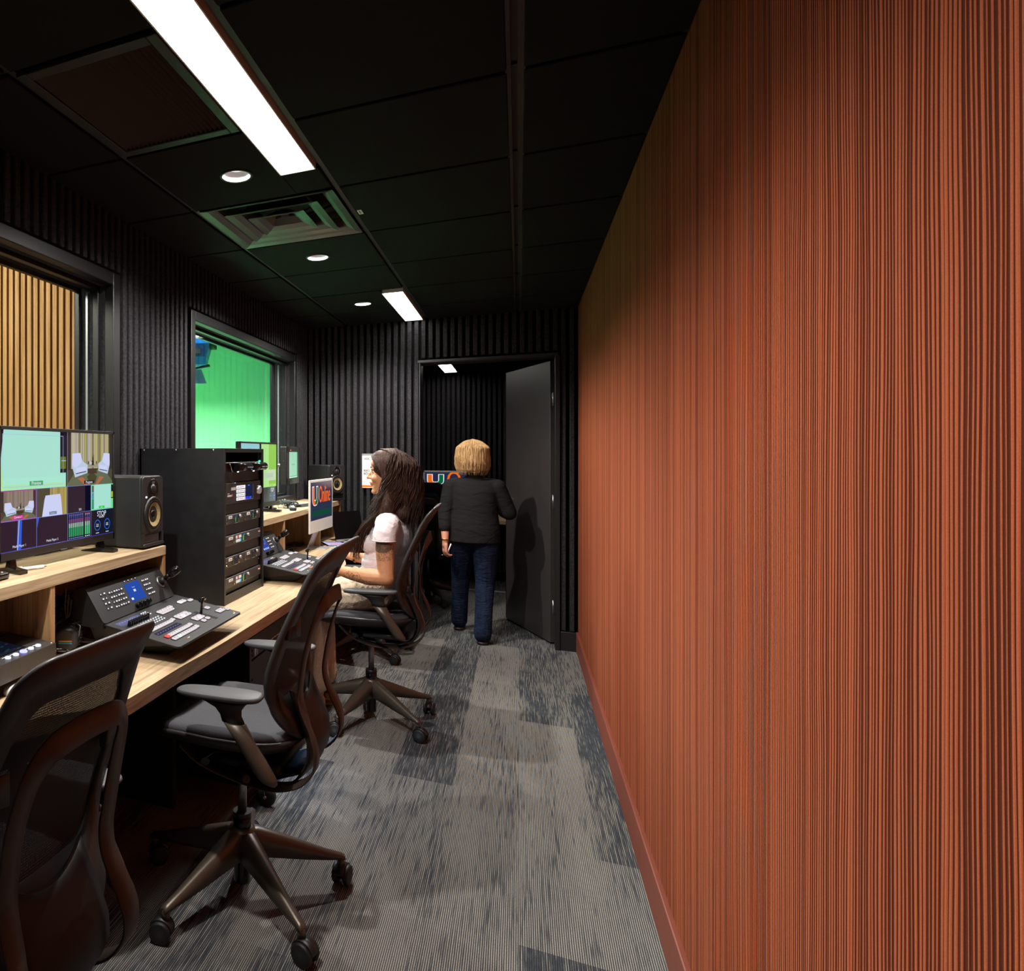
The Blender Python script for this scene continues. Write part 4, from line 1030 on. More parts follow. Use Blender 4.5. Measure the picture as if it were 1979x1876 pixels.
# studio monitor loudspeakers
def speaker(label, x, y, rz=0):
    t = thing('studio_speaker', label, 'speaker', (x, y, SZ), rz, 'black studio loudspeakers on the riser shelves')
    b = nb('soft_black'); b.box(-.235, -.001, -.084, .084, .006, .283, bev=.008, seg=3); b.box(-.22, -.02, -.07, .07, 0, .008); b.build('cabinet', t)
    X = face_x((0, 0, 0))
    b = nb('black_plastic', X)
    hull = rrect(-.083, .083, .058, .280, .012); b.prism(hull, -.004, .006, bev=.003)
    b.prism(rrect(-.083, .083, .008, .020, .005), -.004, .012, bev=.003); b.prism([(-.083, .008), (-.070, .008), (-.070, .06), (-.083, .06)], -.004, .008); b.prism([(.070, .008), (.083, .008), (.083, .06), (.070, .06)], -.004, .008); b.build('front_baffle', t)
    b = nb('dark_gloss', X); b.prism(rrect(-.066, .066, .022, .052, .01), -.002, .0005); b.build('bass_port', t)
    b = nb('black_plastic', X); b.lathe([(.071, .004), (.069, .012), (.062, .013), (.058, .008)], (0, .132, 0), n=40, caps=(False, False)); b.mat('rubber'); b.lathe([(.060, .008), (.054, .013), (.047, .008)], (0, .132, 0), n=40, caps=(False, False)); b.build('woofer_surround', t)
    b = nb('cone_yellow', X); b.lathe([(.048, .0085), (.020, -.004)], (0, .132, 0.0045), n=40, caps=(False, True)); b.mat('dark_gloss'); b.ball((0, .132, .003), (.018, .018, .012), 20, 12); b.build('woofer_cone', t)
    b = nb('dark_gloss', X); b.lathe([(.040, .004), (.038, .009), (.030, .0075), (.018, .006)], (.0, .232, 0), n=36, caps=(False, False)); b.mat('black_plastic'); b.ball((0, .232, .004), (.019, .019, .011), 20, 12); b.build('tweeter', t)
    b = nb(glow('speaker_logo_light', (230,235,255), 2.5), X); b.box(-.060, -.050, .198, .205, .0055, .007); b.build('power_light', t)
    return t
sp = speaker('black studio loudspeaker between the large multi-view monitor and the equipment rack', -1.300, 2.375)
o = dup(sp, (-1.287, 5.385, SZ), R(-31), 'far black studio loudspeaker standing behind the white desktop computer')
bpy.context.view_layer.update()

# ------------------------------------------------------------ video switcher consoles (local x = along desk, y = towards the wall)
def slope(y): return .060+.040*y/.275
def console(label, loc, rz, variant=0):
    t = thing('video_switcher', label, 'control panel', loc, rz, 'video switcher consoles on the desk')
    W = .533
    b = nb('soft_black')
    b.loft([[(.095, .085, .002), (W-.095, .085, .002), (W-.055, .335, .002), (.055, .335, .002)], [(.02, .020, slope(.02)-.004), (W-.02, .020, slope(.02)-.004), (W-.004, .345, .10), (.004, .345, .10)]], smooth=False)
    b.build('base', t)
    b = nb('console_black'); base = rrect(0, W, 0, .300, .012); ext = []
    rings = []
    for k, dz in ((0, -.007), (0, -.002), (.0015, 0)):
        rings.append([(min(max(x, k), W-k), min(max(y, k), .300-k), slope(y)+dz) for x, y in base])
    b.loft(rings); b.build('top_plate', t)
    # side vents
    for s_ in (0, 1):
        b = nb('plenum')
        for i in range(11):
            y = .12+.018*i; k = (y-.02)/.33
            for d in (0,):
                z0, z1 = .030, .068
                xa = (lambda z, y: .006+.075*(1-(z-.002)/.09)**1.1+.001) 
                x = lambda z: lerp(.085-.13*(y-.085), .015, min(1, z/.085))-.003
                v = [(x(z0), y-.012, z0), (x(z0), y-.004, z0), (x(z1), y+.010, z1), (x(z1), y+.002, z1)]
                if s_: v = [(W-a, b_, c) for a, b_, c in v][::-1]
                b.quad(*v)
        b.build('vents', t)
    # raised panel
    PB = V(0, .278, .105); UP = V(0, .070, .104).normalized(); LN = .128; NR = V(1,0,0).cross(UP)
    XP = frame(PB, (1,0,0), UP)
    b = nb('soft_black', XP); b.prism(rrect(-.008, .507, -.004, LN, .012), -.001, .003, bev=.0015); b.build('raised_panel', t)
    b = nb('console_black'); P1 = PB+UP*LN
    for x0, x1 in ((-.008, .507),):
        b.loft([[(x0, PB.y, PB.z-.02), (x0, PB.y, PB.z), (x0, P1.y, P1.z), (x0, P1.y+.045, P1.z-.006), (x0, P1.y+.05, .09)], [(x1, PB.y, PB.z-.02), (x1, PB.y, PB.z), (x1, P1.y, P1.z), (x1, P1.y+.045, P1.z-.006), (x1, P1.y+.05, .09)]], smooth=False)
    b.build('rear_housing', t)
    KS = screen_mat('switcher_key_small', (235,235,242), 1.1)
    b = nb('black_matte', XP); keys = []
    def keyblk(x0, x1, y0, y1, nx, ny, w=.0085, h=.009):
        for i in range(nx):
            for j in range(ny): keys.append((lerp(x0, x1, i/(nx-1) if nx > 1 else 0), lerp(y0, y1, j/(ny-1) if ny > 1 else 0), w, h))
    keyblk(.055, .076, .038, .092, 2, 4); keyblk(.106, .186, .034, .088, 6, 4); keyblk(.340, .380, .036, .092, 4, 4)
    for x, y, w, h in keys: b.box(x-w/2-.001, x+w/2+.001, y-h/2-.001, y+h/2+.001, .003, .0045)
    for i in range(4): b.box(.226+.026*i-.005, .226+.026*i+.005, .108, .115, .003, .005)
    b.mat(KS)
    for n_, (x, y, w, h) in enumerate(keys): b.box(x-w/2, x+w/2, y-h*.10, y+h*.42, .0044, .0056) if n_ % 3 else b.box(x-w/2, x+w*.1, y-h*.1, y+h*.3, .0044, .0056)
    for i in range(4): b.box(.226+.026*i-.003, .226+.026*i+.003, .110, .1125, .005, .0055)
    b.build('upper_keys', t)
    p = Pic(XP @ Matrix.Translation((.211, .030, .0032)), .106, .072); p.rect(0, 0, 1, 1, S('lcdblue', (16,70,170))); p.up()
    WH = S('white', (235,238,255))
    if variant == 0: p.text('Camera', .5, .72, .006, WH); p.rect(.42, .48, .56, .60, WH); p.rect(.05, .10, .18, .22, WH)
    else:
        p.rect(.3, .5, .44, .58, WH); p.rect(.58, .5, .74, .56, S('redtxt', (235,60,60)))
        for i in range(4): p.rect(.1+.22*i, .08, .2+.22*i, .2, WH); p.rect(.12+.22*i, .84, .2+.22*i, .92, WH)
    p.build('status_screen', t)
    for i in range(4):
        b = nb('dark_gloss', XP); b.lathe([(.0095, 0), (.009, .014), (.007, .016)], (.226+.026*i, .012, .003), n=16); b.build('encoder_knob', t)
    # joystick
    J = (.462, .066, .003)
    b = nb('steel', XP); b.lathe([(.023, .0), (.023, .003), (.019, .004)], J, n=30, caps=(False, True)); b.mat('rubber'); b.lathe([(.018, .003), (.012, .018), (.009, .022)], J, n=24); b.mat('dark_gloss')
    j = Vector(J); d = V(.35, .10, 1).normalized()
    b.cyl(j+d*.018, j+d*.05, .009, .0105); b.lathe([(.0125, .0), (.0155, .006), (.017, .032), (.016, .044), (.012, .047)], j+d*.045, d, n=24); b.build('joystick', t)
    # flat panel fields
    def pl(x, y, h=0): return (x, y, slope(y)+h)
    ang = math.atan(.040/.275); XT = Matrix.Translation((0, 0, .060)) @ Matrix.Rotation(ang, 4, 'X')
    LK = screen_mat('lit_key', (232,222,226), 1.0)
    def cap(name, x0, x1, y0, y1, nx, ny, mats={}, h=.007):
        b = nb('soft_black', XT); b.box(x0-.0015, x1+.0015, y0-.0015, y1+.0015, 0, .002)
        dx, dy = (x1-x0)/nx, (y1-y0)/ny
        for i in range(nx):
            for j in range(ny):
                b.mat(mats.get((i, j), LK)); b.box(x0+dx*i+.0006, x0+dx*(i+1)-.0006, y0+dy*j+.0006, y0+dy*(j+1)-.0006, .0015, h, bev=.0014, seg=1)
        b.mat('key_dark')
        for i in range(nx):
            for j in range(ny): b.box(x0+dx*(i+.30), x0+dx*(i+.70), y0+dy*(j+.45), y0+dy*(j+.58), h-.0001, h+.0002)
        b.build(name, t)
    RK = screen_mat('lit_key_red', (255,70,60), 1.6); GK = screen_mat('lit_key_green', (190,255,205), 1.5); PK = screen_mat('lit_key_warm', (255,225,225), 1.5)
    cap('program_row', .045, .212, .062, .078, 10, 1, {(0, 0): RK}); cap('program_shift_key', .218, .234, .064, .080, 1, 1)
    cap('preview_row', .045, .212, .036, .052, 10, 1, {(2, 0): GK}); cap('preview_shift_key', .218, .234, .038, .054, 1, 1)
    cap('source_row', .045, .212, .128, .144, 10, 1); cap('source_shift_key', .217, .233, .132, .148, 1, 1)
    cap('key_block', .252, .345, .192, .222, 5, 2); cap('key_block', .335, .362, .208, .224, 2, 1)
    cap('transition_block', .256, .345, .122, .153, 4, 2, {(1, 0): PK}); cap('transition_block', .290, .354, .072, .100, 3, 2, {(1, 0): PK})
    cap('cut_key', .298, .316, .048, .064, 1, 1); cap('auto_key', .336, .354, .050, .066, 1, 1)
    cap('downstream_block', .430, .480, .208, .228, 3, 1, {(0, 0): PK}); cap('downstream_block', .488, .516, .196, .212, 2, 1)
    cap('fade_key', .452, .474, .104, .122, 1, 1); cap('macro_block', .450, .500, .052, .074, 3, 1); cap('macro_key', .508, .524, .044, .058, 1, 1)
    b = nb(S('deck_lcd', (30,28,70), .8), XT); b.box(.045, .214, .096, .118, 0, .0008); b.mat(S('deck_lcd_txt', (160,160,210), .8))
    for i in range(9): b.box(.052+.018*i, .058+.018*i, .104, .107, .0007, .001)
    b.build('label_display', t)
    b = nb(S('deck_lcd2', (96,100,150), .8), XT); b.box(.028, .180, .228, .258, 0, .0008); b.mat(S('deck_lcd_txt', (160,160,210), .8))
    for i in range(8): b.box(.040+.017*i, .049+.017*i, .246, .249, .0007, .001)
    b.build('label_display', t)
    b = nb('dark_gloss', XT)
    for i in range(9): b.lathe([(.0072, 0), (.0062, .016), (.005, .018)], (.052+.0155*i, .214, 0), n=14); b.build('audio_knob', t); b = nb('dark_gloss', XT)
    b = nb(KS, XT)
    for i in range(10):
        for j in range(3): b.box(.060+.0175*i, .066+.0175*i, .168+.013*j, .172+.013*j, 0, .003)
    for i in range(3):
        for j in range(3): b.box(.196+.014*i, .201+.014*i, .228+.011*j, .232+.011*j, 0, .003)
    b.build('small_keys', t)
    b = nb('plenum', XT); b.box(.370, .392, .035, .128, 0, .0008); b.mat('dark_gloss'); b.band([(.381, .100, .0), (.388, .104, .022), (.395, .108, .044)], [(0, 1, 0)]*3, .015, .006)
    b.cyl((.378, .110, .050), (.414, .110, .050), .0085, n=20); b.build('transition_lever', t)
    b = nb('orange_ink', XT); b.box(.098, .106, .018, .021, 0, .0006); b.box(.505, .513, .020, .023, 0, .0006); b.mat('label_white'); b.box(.107, .115, .018, .021, 0, .0006); b.box(.490, .504, .013, .016, 0, .0006); b.build('badge', t)
    return t
console('near video switcher with rows of lit keys, on the desk left of the rack', (-.950, 1.915, DZ), PI/2, 0)
console('far video switcher beyond the rack, under the seated woman\'s hand', (-.955, 3.350, DZ), PI/2, 1)

# ------------------------------------------------------------ small desk things near the camera
t = thing('recorder_deck', 'small grey touchscreen control box with lit round buttons at the left edge', 'control panel', (-1.252, 1.684, DZ), PI/2+R(1))
X = Matrix.Identity(4)
b = nb('device_face'); b.loft([[(-.30, 0, .040), (0, 0, .040), (0, .20, .042), (-.30, .20, .042)], [(-.30, 0, .094), (0, 0, .094), (0, .20, .106), (-.30, .20, .106)]], smooth=False); b.mat('rubber')
for x in (-.28, -.02):
    for y in (.02, .18): b.cyl((x, y, 0), (x, y, .042), .008, n=12)
b.mat('chrome'); b.ball((-.285, -.001, .06), (.004, .002, .004), 10, 6); b.build('body', t)
XD = Matrix.Translation((0, 0, .094)) @ Matrix.Rotation(math.atan(.06), 4, 'X')
b = nb('dark_gloss', XD); b.box(-.28, -.085, .045, .165, .0, .0012); b.box(-.26, -.03, .168, .196, .0, .002); b.build('panel_glass', t)
p = Pic(XD @ Matrix.Translation((-.278, .048, .0014)), .19, .114); p.rect(0, 0, 1, 1, S('tou0', (14,22,40), .7)); p.up(); rnd = random.Random(4)
for i in range(26):
    x, y = rnd.random()*.9, rnd.random()*.85; p.rect(x, y, x+.03+.08*rnd.random(), y+.05, rnd.choice([S('tou1', (34,64,92), .7), S('tou2', (60,40,82), .7), S('tou3', (20,80,90), .7), S('tou4', (60,110,130), .7)]))
p.build('touch_screen', t)
for i, m in enumerate([glow('btn_b1', (120,190,255), 1.4)]*2+[glow('btn_g1', (170,235,200), 1.3)]):
    b = nb(m, XD); b.lathe([(.009, 0), (.009, .004), (.007, .005)], (-.225+.028*i, .182, .001), n=18); b.build('round_button', t)
for i, m in enumerate([glow('btn_w', (225,230,255), 1.4), glow('btn_w', (225,230,255), 1.4), glow('btn_bw', (150,150,255), 2.6), glow('btn_w', (225,230,255), 1.4), glow('btn_w', (225,230,255), 1.4)]):
    b = nb(m, XD); r_ = .011 if i == 2 else .0085; b.lathe([(r_, 0), (r_, .004), (r_*.8, .005)], (-.195+.034*i, .022, .001), n=18); b.build('round_button', t)
b = nb('dark_gloss', XD); b.lathe([(.013, 0), (.0125, .012), (.011, .016)], (-.075, .182, .001), n=24); b.mat('label_white'); b.box(-.077, -.073, .183, .193, .017, .0175); b.build('volume_knob', t)
b = nb('label_white', XD)
for i in (0, 1, 3, 4): b.box(-.205+.034*i, -.19+.034*i, .034, .0365, .0, .0005)
for x, y in ((-.01, .19), (-.01, .01), (-.29, .01)): b.ball((x, y, .0), (.003, .003, .001), 8, 4)
b.build('legend', t)
b = nb('gold'); b.cyl((0, .014, .070), (.012, .010, .068), .006, n=14); b.mat('dark_gloss'); b.cyl((-.001, .014, .070), (.004, .014, .070), .009, n=14); b.cyl((.012, .010, .068), (.044, -.004, .060), .0055, n=14); b.build('plug', t)
b = nb('rubber'); b.tube(smooth_path([(-1.247, 1.728, .795), (-1.235, 1.77, .770), (-1.24, 1.83, .742), (-1.27, 1.90, .740), (-1.28, 1.95, .740)], 6), .0035)
tag(b.build('plug_cable'), 'black cable leading from the gold plug of the grey control box', 'cable')
t = thing('soft_case', 'black rounded soft case lying in the open shelf behind the grey control box', 'case', (-1.518, 1.60, DZ+.001))
b = nb('black_matte'); b.lathe([(.048, 0), (.053, .03), (.050, .09), (.036, .13), (.0, .14)], (0,0,0), n=24, caps=(True, False)); b.build('shell', t)

# headphones beside the switcher
t = thing('headphones', 'black over-ear headphones with coiled cord, blue and gold stripe on the cup', 'headphones', (-1.365, 1.905, DZ), R(25))
M['headset'] = plain('headset_black', (48,47,48), .32)
def cup(y, s_):
    b = nb('headset'); b.lathe([(.030, -.003), (.043, 0), (.047, .009), (.043, .019), (.028, .022)], (0, y, .048), (0, s_, 0), n=30)
    for k in range(26):
        a = 2*PI*k/26; b.tube([(.045*math.cos(a), y+s_*.002, .048+.045*math.sin(a)), (.049*math.cos(a), y+s_*.010, .048+.049*math.sin(a)), (.043*math.cos(a), y+s_*.019, .048+.043*math.sin(a))], .0022, 5)
    c = b.build('ear_cushion', t)
    b = nb('headset'); b.lathe([(.043, 0), (.042, .012), (.036, .024), (.030, .026)], (0, y, .048), (0, -s_, 0), n=30); h = b.build('ear_cup', t)
    return h
h = cup(-.028, 1)
b = nb(plain('hp_blue', (40,150,205), .5)); b.box(-.022, .022, -.0553, -.0545, .036, .041); b.mat('gold'); b.box(-.022, .022, -.0553, -.0545, .043, .047); b.build('stripe', h)
cup(.045, -1)
b = nb('steel')
for s_ in (-1, 1): b.tube([(s_*.042, -.036, .055), (s_*.046, -.03, .09), (s_*.012, .0, .105), (s_*.01, .03, .098), (s_*.042, .05, .06)], .002)
b.build('yoke', t)
b = nb('soft_black'); b.band(smooth_path([(-.05, -.02, .055), (-.085, -.005, .075), (-.12, .01, .075), (-.135, .02, .050), (-.12, .03, .025), (-.08, .03, .014)], 5), [(0,.3,1)]*26, .028, .009); b.build('headband', t)
b = nb('rubber'); rnd = random.Random(2)
for k in range(4):
    b.tube(smooth_path([(.03*math.cos(a*1.05+k)+.01*k-.01, .005+.03*math.sin(a*1.0+k), .078+.012*math.sin(a*2+k)+.004*k) for a in [i*.8 for i in range(9)]], 4), .0022, 6)
b.tube(smooth_path([(.04, 0, .08), (.07, .04, .06), (.085, .06, .03), (.08, .03, .01), (.05, -.05, .008)], 5), .0022, 6); b.build('coiled_cord', t)
t = thing('cable_adapter', 'small coiled black cable with white edged plugs beside the headphones', 'cable', (-1.275, 1.972, DZ))
b = nb('rubber'); b.tube(smooth_path([(.035*math.cos(a), .035*math.sin(a), .006+.001*a) for a in [i*.6 for i in range(22)]], 3), .003, 6); b.mat('label_white')
for k in range(6): b.box(-.03+.011*k, -.024+.011*k, -.042, -.030, .002, .012, bev=.001)
b.build('cord', t)
b = nb('label_white')
for k in range(3): b.tube(smooth_path([(-1.50+.012*k, 2.08, .90-.02*k), (-1.46+.01*k, 2.02, .83), (-1.41, 1.99-.02*k, .775), (-1.36, 2.0-.02*k, .752), (-1.31+.02*k, 2.03, .745)], 5), .0022, 6)
tag(b.build('white_cables'), 'bundle of thin pale cables dropping behind the headphones in the open bay', 'cable')
b = nb('rubber'); rnd = random.Random(12)
for k in range(9):
    a0 = rnd.random()*6; b.tube(smooth_path([(-1.54+.03*rnd.random(), 1.76+.07*i+.03*rnd.random(), .80+.05*math.sin(i*.9+a0)+.07*rnd.random()) for i in range(9)], 4), .003, 6)
tag(b.build('black_cables'), 'tangle of black cables hanging in the dark bay behind the near switcher', 'cable', kind='stuff')
b = nb('aluminium'); b.box(-.055, .055, -.14, .14, 0, .009, bev=.003); b.mat('white_plastic')
for i in range(5):
    for j in range(15): b.box(-.050+.0205*i, -.032+.0205*i, -.136+.0182*j, -.120+.0182*j, .0088, .0108, bev=.001, seg=1)
o = b.build('keyboard'); o.location = (-1.195, 1.160, DZ); o.rotation_euler = (0, 0, R(-3)); tag(o, 'white keyboard at the very left edge of the desk', 'keyboard')
b = nb('white_plastic'); b.loft([[(x*k, y*k, z) for x, y in rrect(-.05, .05, -.03, .03, .025)] for k, z in ((.96, 0), (1, .006), (.95, .016), (.7, .024), (.3, .027))]); o = b.build('computer_mouse'); o.location = (-1.232, 1.500, DZ); o.rotation_euler = (0,0,R(15)); tag(o, 'white mouse on the desk behind the nearest chair back', 'mouse')

# pen and remote on the near shelf
t = thing('marker_pen', 'white pen lying on the near riser shelf under the large monitor', 'pen', (-1.395, 1.728, SZ+.0062), R(70))
b = nb('white_plastic'); b.cyl((-.068, 0, 0), (.03, 0, 0), .0058, n=16); b.mat('label_white'); b.cyl((.03, 0, 0), (.058, 0, 0), .0060, .0055, n=16); b.mat('steel'); b.cyl((.058, 0, 0), (.070, 0, 0), .004, .0015, n=12); b.build('barrel', t)
b = nb('white_plastic'); b.box(-.062, -.02, -.0015, .0015, .0055, .0085); b.build('clip', t)
t = thing('remote_control', 'black remote control on the near riser shelf at the left edge of the photo', 'remote', (-1.362, 1.50, SZ), R(95))
b = nb('dark_gloss'); b.loft([[(x, y, z+.004*math.cos(x*20)) for x, y in rrect(-.095, .095, -.022*k, .022*k, .018*k)] for z, k in ((0.002, .80), (.008, 1), (.016, 1), (.021, .86))]); b.build('body', t)
b = nb('label_white')
for i in range(9):
    for j in range(3): b.ball((-.07+.0165*i, -.011+.011*j, .0225), (.003, .003, .0015), 8, 5)
b.build('buttons', t)

# ------------------------------------------------------------ far work place
NAVYS = S('mac_navy', (38,40,72)); OR = S('mac_orange', (240,105,15)); GR = S('mac_green', (0,100,55)); WHT = S('mac_white', (235,235,240))
def ublock(p, x0, y0, w, h):
    """block letter U, orange left half, green right half, white outline"""
    def half(s_, o, m):
        bw = .27; pts = [(.5, -o), (.5, .20+o*0), (1-bw-o*0-.0, .38), (1-bw-o*.0, .78-o), (.62-o*.0, .78-o), (.62, 1+o), (1+o, 1+o), (1+o, .78-o)]
        path = [(.5, 0-o), (.78, .03-o), (.96+o*.6, .17-o*.6), (1+o, .36), (1+o, 1+o), (1-bw-o, 1+o), (1-bw-o, .40), (1-bw-.06-o*.5, .27+o*.6), (.5, .22+o)]
        q = [(x0+w*(x if s_ > 0 else 1-x), y0+h*y) for x, y in path]
        p.poly(q if s_ > 0 else q[::-1], m)
    half(1, .055, WHT); half(-1, .055, WHT); p.up(); half(1, 0, GR); half(-1, 0, OR); p.up()
def mac_pic(p):
    p.rect(0, 0, 1, 1, NAVYS); p.up(); ublock(p, .08, .40, .24, .47)
    p.b.mat(OR); p.b.text('Online', .165, frame((.36*p.w, .635*p.h, p.z), (1,0,0), (0,1,0)), 'LEFT', 0, .62); p.up(); p.b.text('Online', .165, frame((.368*p.w, .635*p.h, p.z), (1,0,0), (0,1,0)), 'LEFT', 0, .62)
    p.rect(.03, .31, .97, .325, S('mac_green_dim', (0,66,50))); p.rect(.03, .09, .97, .25, S('mac_green_dim', (0,66,50)))
def all_in_one(label, loc, rz, pic, group='white-framed desktop computers'):
    t = thing('desktop_computer', label, 'computer', loc, rz, group); W, Hh = .547, .362
    b = nb('imac_white'); b.box(-.011, 0, -W/2, W/2, .125, .125+Hh, bev=.004); b.mat('aluminium'); b.build('casing', t)
    b = nb('imac_white')
    zb = .125+.085
    for q in ((-W/2+.002, -W/2+.016, zb, .125+Hh-.002), (W/2-.016, W/2-.002, zb, .125+Hh-.002), (-W/2+.002, W/2-.002, .125+Hh-.016, .125+Hh-.002), (-W/2+.002, W/2-.002, .1275, zb)): b.box(-.001, .0012, *q)
    b.build('bezel', t)
    p = Pic(face_x((.0005, -W/2+.016, zb)), W-.032, Hh-.085-.016); pic(p); p.build('screen', t)
    b = nb('aluminium'); b.prism([(-.012, .20), (-.016, .20), (-.085, .006), (-.080, .006)], -.065, .065, 'y'); b.box(-.095, .045, -.065, .065, 0, .005, bev=.002); b.build('stand', t)
    return t
all_in_one('white desktop computer with orange lettering on the far end of the desk', (-1.243, 4.765, DZ), R(-2), mac_pic)
t = thing('laptop', 'open laptop with a black screen behind the white desktop computer', 'laptop', (-1.075, 5.28, DZ), R(-30)); 
b = nb('aluminium'); b.box(-.11, .11, -.155, .155, 0.001, .010, bev=.003); b.build('base', t)
b = nb('key_dark')
for i in range(5):
    for j in range(14): b.box(-.07+.0185*i, -.054+.0185*i, -.136+.0195*j, -.119+.0195*j, .0099, .011)
b.build('keyboard', t)
b = nb('dark_gloss'); b.loft([[(-.108, -.155, .010), (-.114, -.155, .010), (-.114, .155, .010), (-.108, .155, .010)], [(-.150, -.155, .218), (-.156, -.155, .218), (-.156, .155, .218), (-.150, .155, .218)]], smooth=False); b.build('lid', t)
t = thing('tablet', 'tablet lying on the desk with pink and violet picture, near the seated woman', 'tablet', (-1.20, 5.0, DZ), R(-62))
b = nb('dark_gloss'); b.box(-.12, .12, -.088, .088, .0, .008, bev=.002); b.mat('aluminium'); b.box(-.121, .121, -.089, .089, -.0, .004, bev=.001); b.build('body', t)
p = Pic(frame((-.10, -.075, .0081), (1,0,0), (0,1,0)), .20, .15); p.rect(0, 0, 1, 1, S('tab0', (205,205,235))); p.up()
for i, (c, q) in enumerate([((150,150,230), (.05,.1,.3,.9)), ((235,190,215), (.3,.1,.55,.8)), ((240,170,190), (.55,.2,.7,.9)), ((170,190,240), (.7,.1,.95,.6)), ((30,40,100), (.0,.88,1,1))]): p.rect(*q, S('tab%d' % (i+1), c))
p.build('screen', t)
b = nb('white_plastic'); b.loft([[(x*k, y*k, z) for x, y in rrect(-.055, .055, -.031, .031, .028)] for k, z in ((.96, 0), (1, .005), (.93, .015), (.6, .022), (.2, .023))]); o = b.build('computer_mouse'); o.location = (-1.10, 5.10, DZ); o.rotation_euler = (0,0,R(20)); tag(o, 'white mouse beside the tablet at the far end of the desk', 'mouse')
t = thing('phone_handset', 'small dark phone with a lit white screen beside the far switcher', 'phone', (-1.17, 4.08, DZ), R(70))
b = nb('dark_gloss'); b.box(-.08, .08, -.04, .04, .0, .012, bev=.003); b.build('body', t)
b = nb(S('ph', (205,215,240))); b.box(-.065, -.01, -.028, .028, .0119, .0125); b.build('screen', t)
b = nb('label_white'); b.tube([(-1.265, 3.98, .80), (-1.25, 4.05, .775), (-1.22, 4.16, .752)], .004); b.mat('rubber')
rnd = random.Random(5)
for k in range(8):
    b.tube(smooth_path([(-1.45+.10*rnd.random(), 4.08+.085*i+.02*rnd.random(), .742+.03*rnd.random()) if i < 9 else (-1.40, 4.83, .742) for i in range(10)], 4), .0032, 6)
tag(b.build('desk_cables'), 'tangle of black cables under the far riser shelf behind the white desktop computer', 'cable', kind='stuff')
# remotes and microphones clutter on the far shelf
for i, (x, y, rz, lab) in enumerate(((-1.345, 4.40, 20, 'black remote control nearest the front edge of the far shelf'), (-1.40, 4.60, 5, 'black remote control at the back of the clutter on the far shelf'), (-1.35, 4.72, -12, 'farthest black remote control on the far shelf'))):
    t = thing('remote_control', lab, 'remote', (x, y, SZ), R(90+rz), 'remotes on the far shelf')
    b = nb('black_plastic'); b.box(-.10, .10, -.022, .022, 0, .022, bev=.006); b.build('body', t)
    b = nb('label_white')
    for k in range(8):
        for j in range(2): b.box(-.08+.02*k, -.072+.02*k, -.012+.014*j, -.004+.014*j, .0215, .023)
    b.build('buttons', t)
b = nb('rubber'); rnd = random.Random(9)
for k in range(7):
    a0 = rnd.random()*6; b.tube(smooth_path([(-1.45+.05*math.cos(i*1.1+a0)+.01*k, 4.55+.10*math.sin(i*.9+a0)+.03*rnd.random(), SZ+.01+.035*abs(math.sin(i*.7+a0))) for i in range(12)], 4), .0028, 6)
b.mat('steel')
for k in range(4): b.tube(smooth_path([(-1.44+.02*k, 4.40+.06*k, SZ+.006), (-1.46, 4.44+.05*k, SZ+.055), (-1.42, 4.50+.05*k, SZ+.03), (-1.44, 4.53+.05*k, SZ+.006)], 5), .0022, 6)
tag(b.build('cable_heap'), 'heap of thin black and grey cables on the far shelf beside the remotes', 'cable', kind='stuff')
# notice on the end wall
t = thing('wall_notice', 'white notice with black capitals and an orange base strip on the end wall', 'sign', (-1.127, Y1-FD-.004, 1.128))
b = nb('paper'); b.box(0, .205, -.003, 0, 0, .262); b.build('sheet', t)
b = nb('orange_ink'); b.box(0, .205, -.0036, -.003, .004, .022); b.text('I.', .022, face_my((.013, -.0037, .044)), 'LEFT'); b.text('U', .022, face_my((.095, -.0037, .044)), 'LEFT'); b.build('orange_strip', t)
b = nb('ink'); b.text('102C', .024, face_my((.012, -.0037, .232)), 'LEFT'); b.text('REG', .026, face_my((.012, -.0037, .137)), 'LEFT'); b.text('BOO', .026, face_my((.012, -.0037, .113)), 'LEFT')
b.text('102C', .024, face_my((.0128, -.0038, .232)), 'LEFT'); b.text('REG', .026, face_my((.013, -.0038, .137)), 'LEFT'); b.text('BOO', .026, face_my((.013, -.0038, .113)), 'LEFT'); b.build('lettering', t)
b = nb('aluminium'); b.box(0, .205, -.005, 0, .262, .274); b.build('holder', t)

# ------------------------------------------------------------ things in the next room
t = thing('next_room_desk', 'dark desk in the next room carrying a white-framed computer', 'desk', (-.45, 7.9, 0))
b = nb('oak_x'); b.box(-1.1, 1.2, -.40, .35, .70, .735, bev=.002); b.build('worktop', t)
b = nb('black_matte')
for x in (-1.05, 1.12): b.box(x, x+.04, -.36, .33, 0, .70)
b.mat('aluminium'); b.box(-1.0, 1.1, -.34, -.33, .015, .028); b.build('frame', t)
def mac2(p):
    p.rect(0, 0, 1, 1, NAVYS); p.up(); ublock(p, .06, .50, .30, .40)
    for k in range(2): p.b.mat(OR); p.b.text('O', .22, frame(((.42+.008*k)*p.w, .70*p.h, p.z), (1,0,0), (0,1,0)), 'LEFT', 0, .8); p.up()
    p.rect(.03, .05, .97, .12, S('mac_green_dim', (0,66,50)))
o = all_in_one('white-framed desktop computer in the next room, partly behind the standing woman', (-.645, 7.74, DZ), R(-90), mac2)
b = nb('label_white')
for k in range(3):
    b.tube(smooth_path([(-.62+.05*math.cos(a+k)+.03*k, 7.50+.012*k, .42+.06*math.sin(a+k)-.02*k) for a in [i*.6 for i in range(12)]], 4), .004, 6)
b.tube(smooth_path([(-.60, 7.5, .47), (-.75, 7.5, .49), (-.86, 7.5, .40), (-.84, 7.5, .26)], 5), .004, 6)
tag(b.build('white_cable_loop'), 'white cable coiled in loops under the desk in the next room', 'cable')
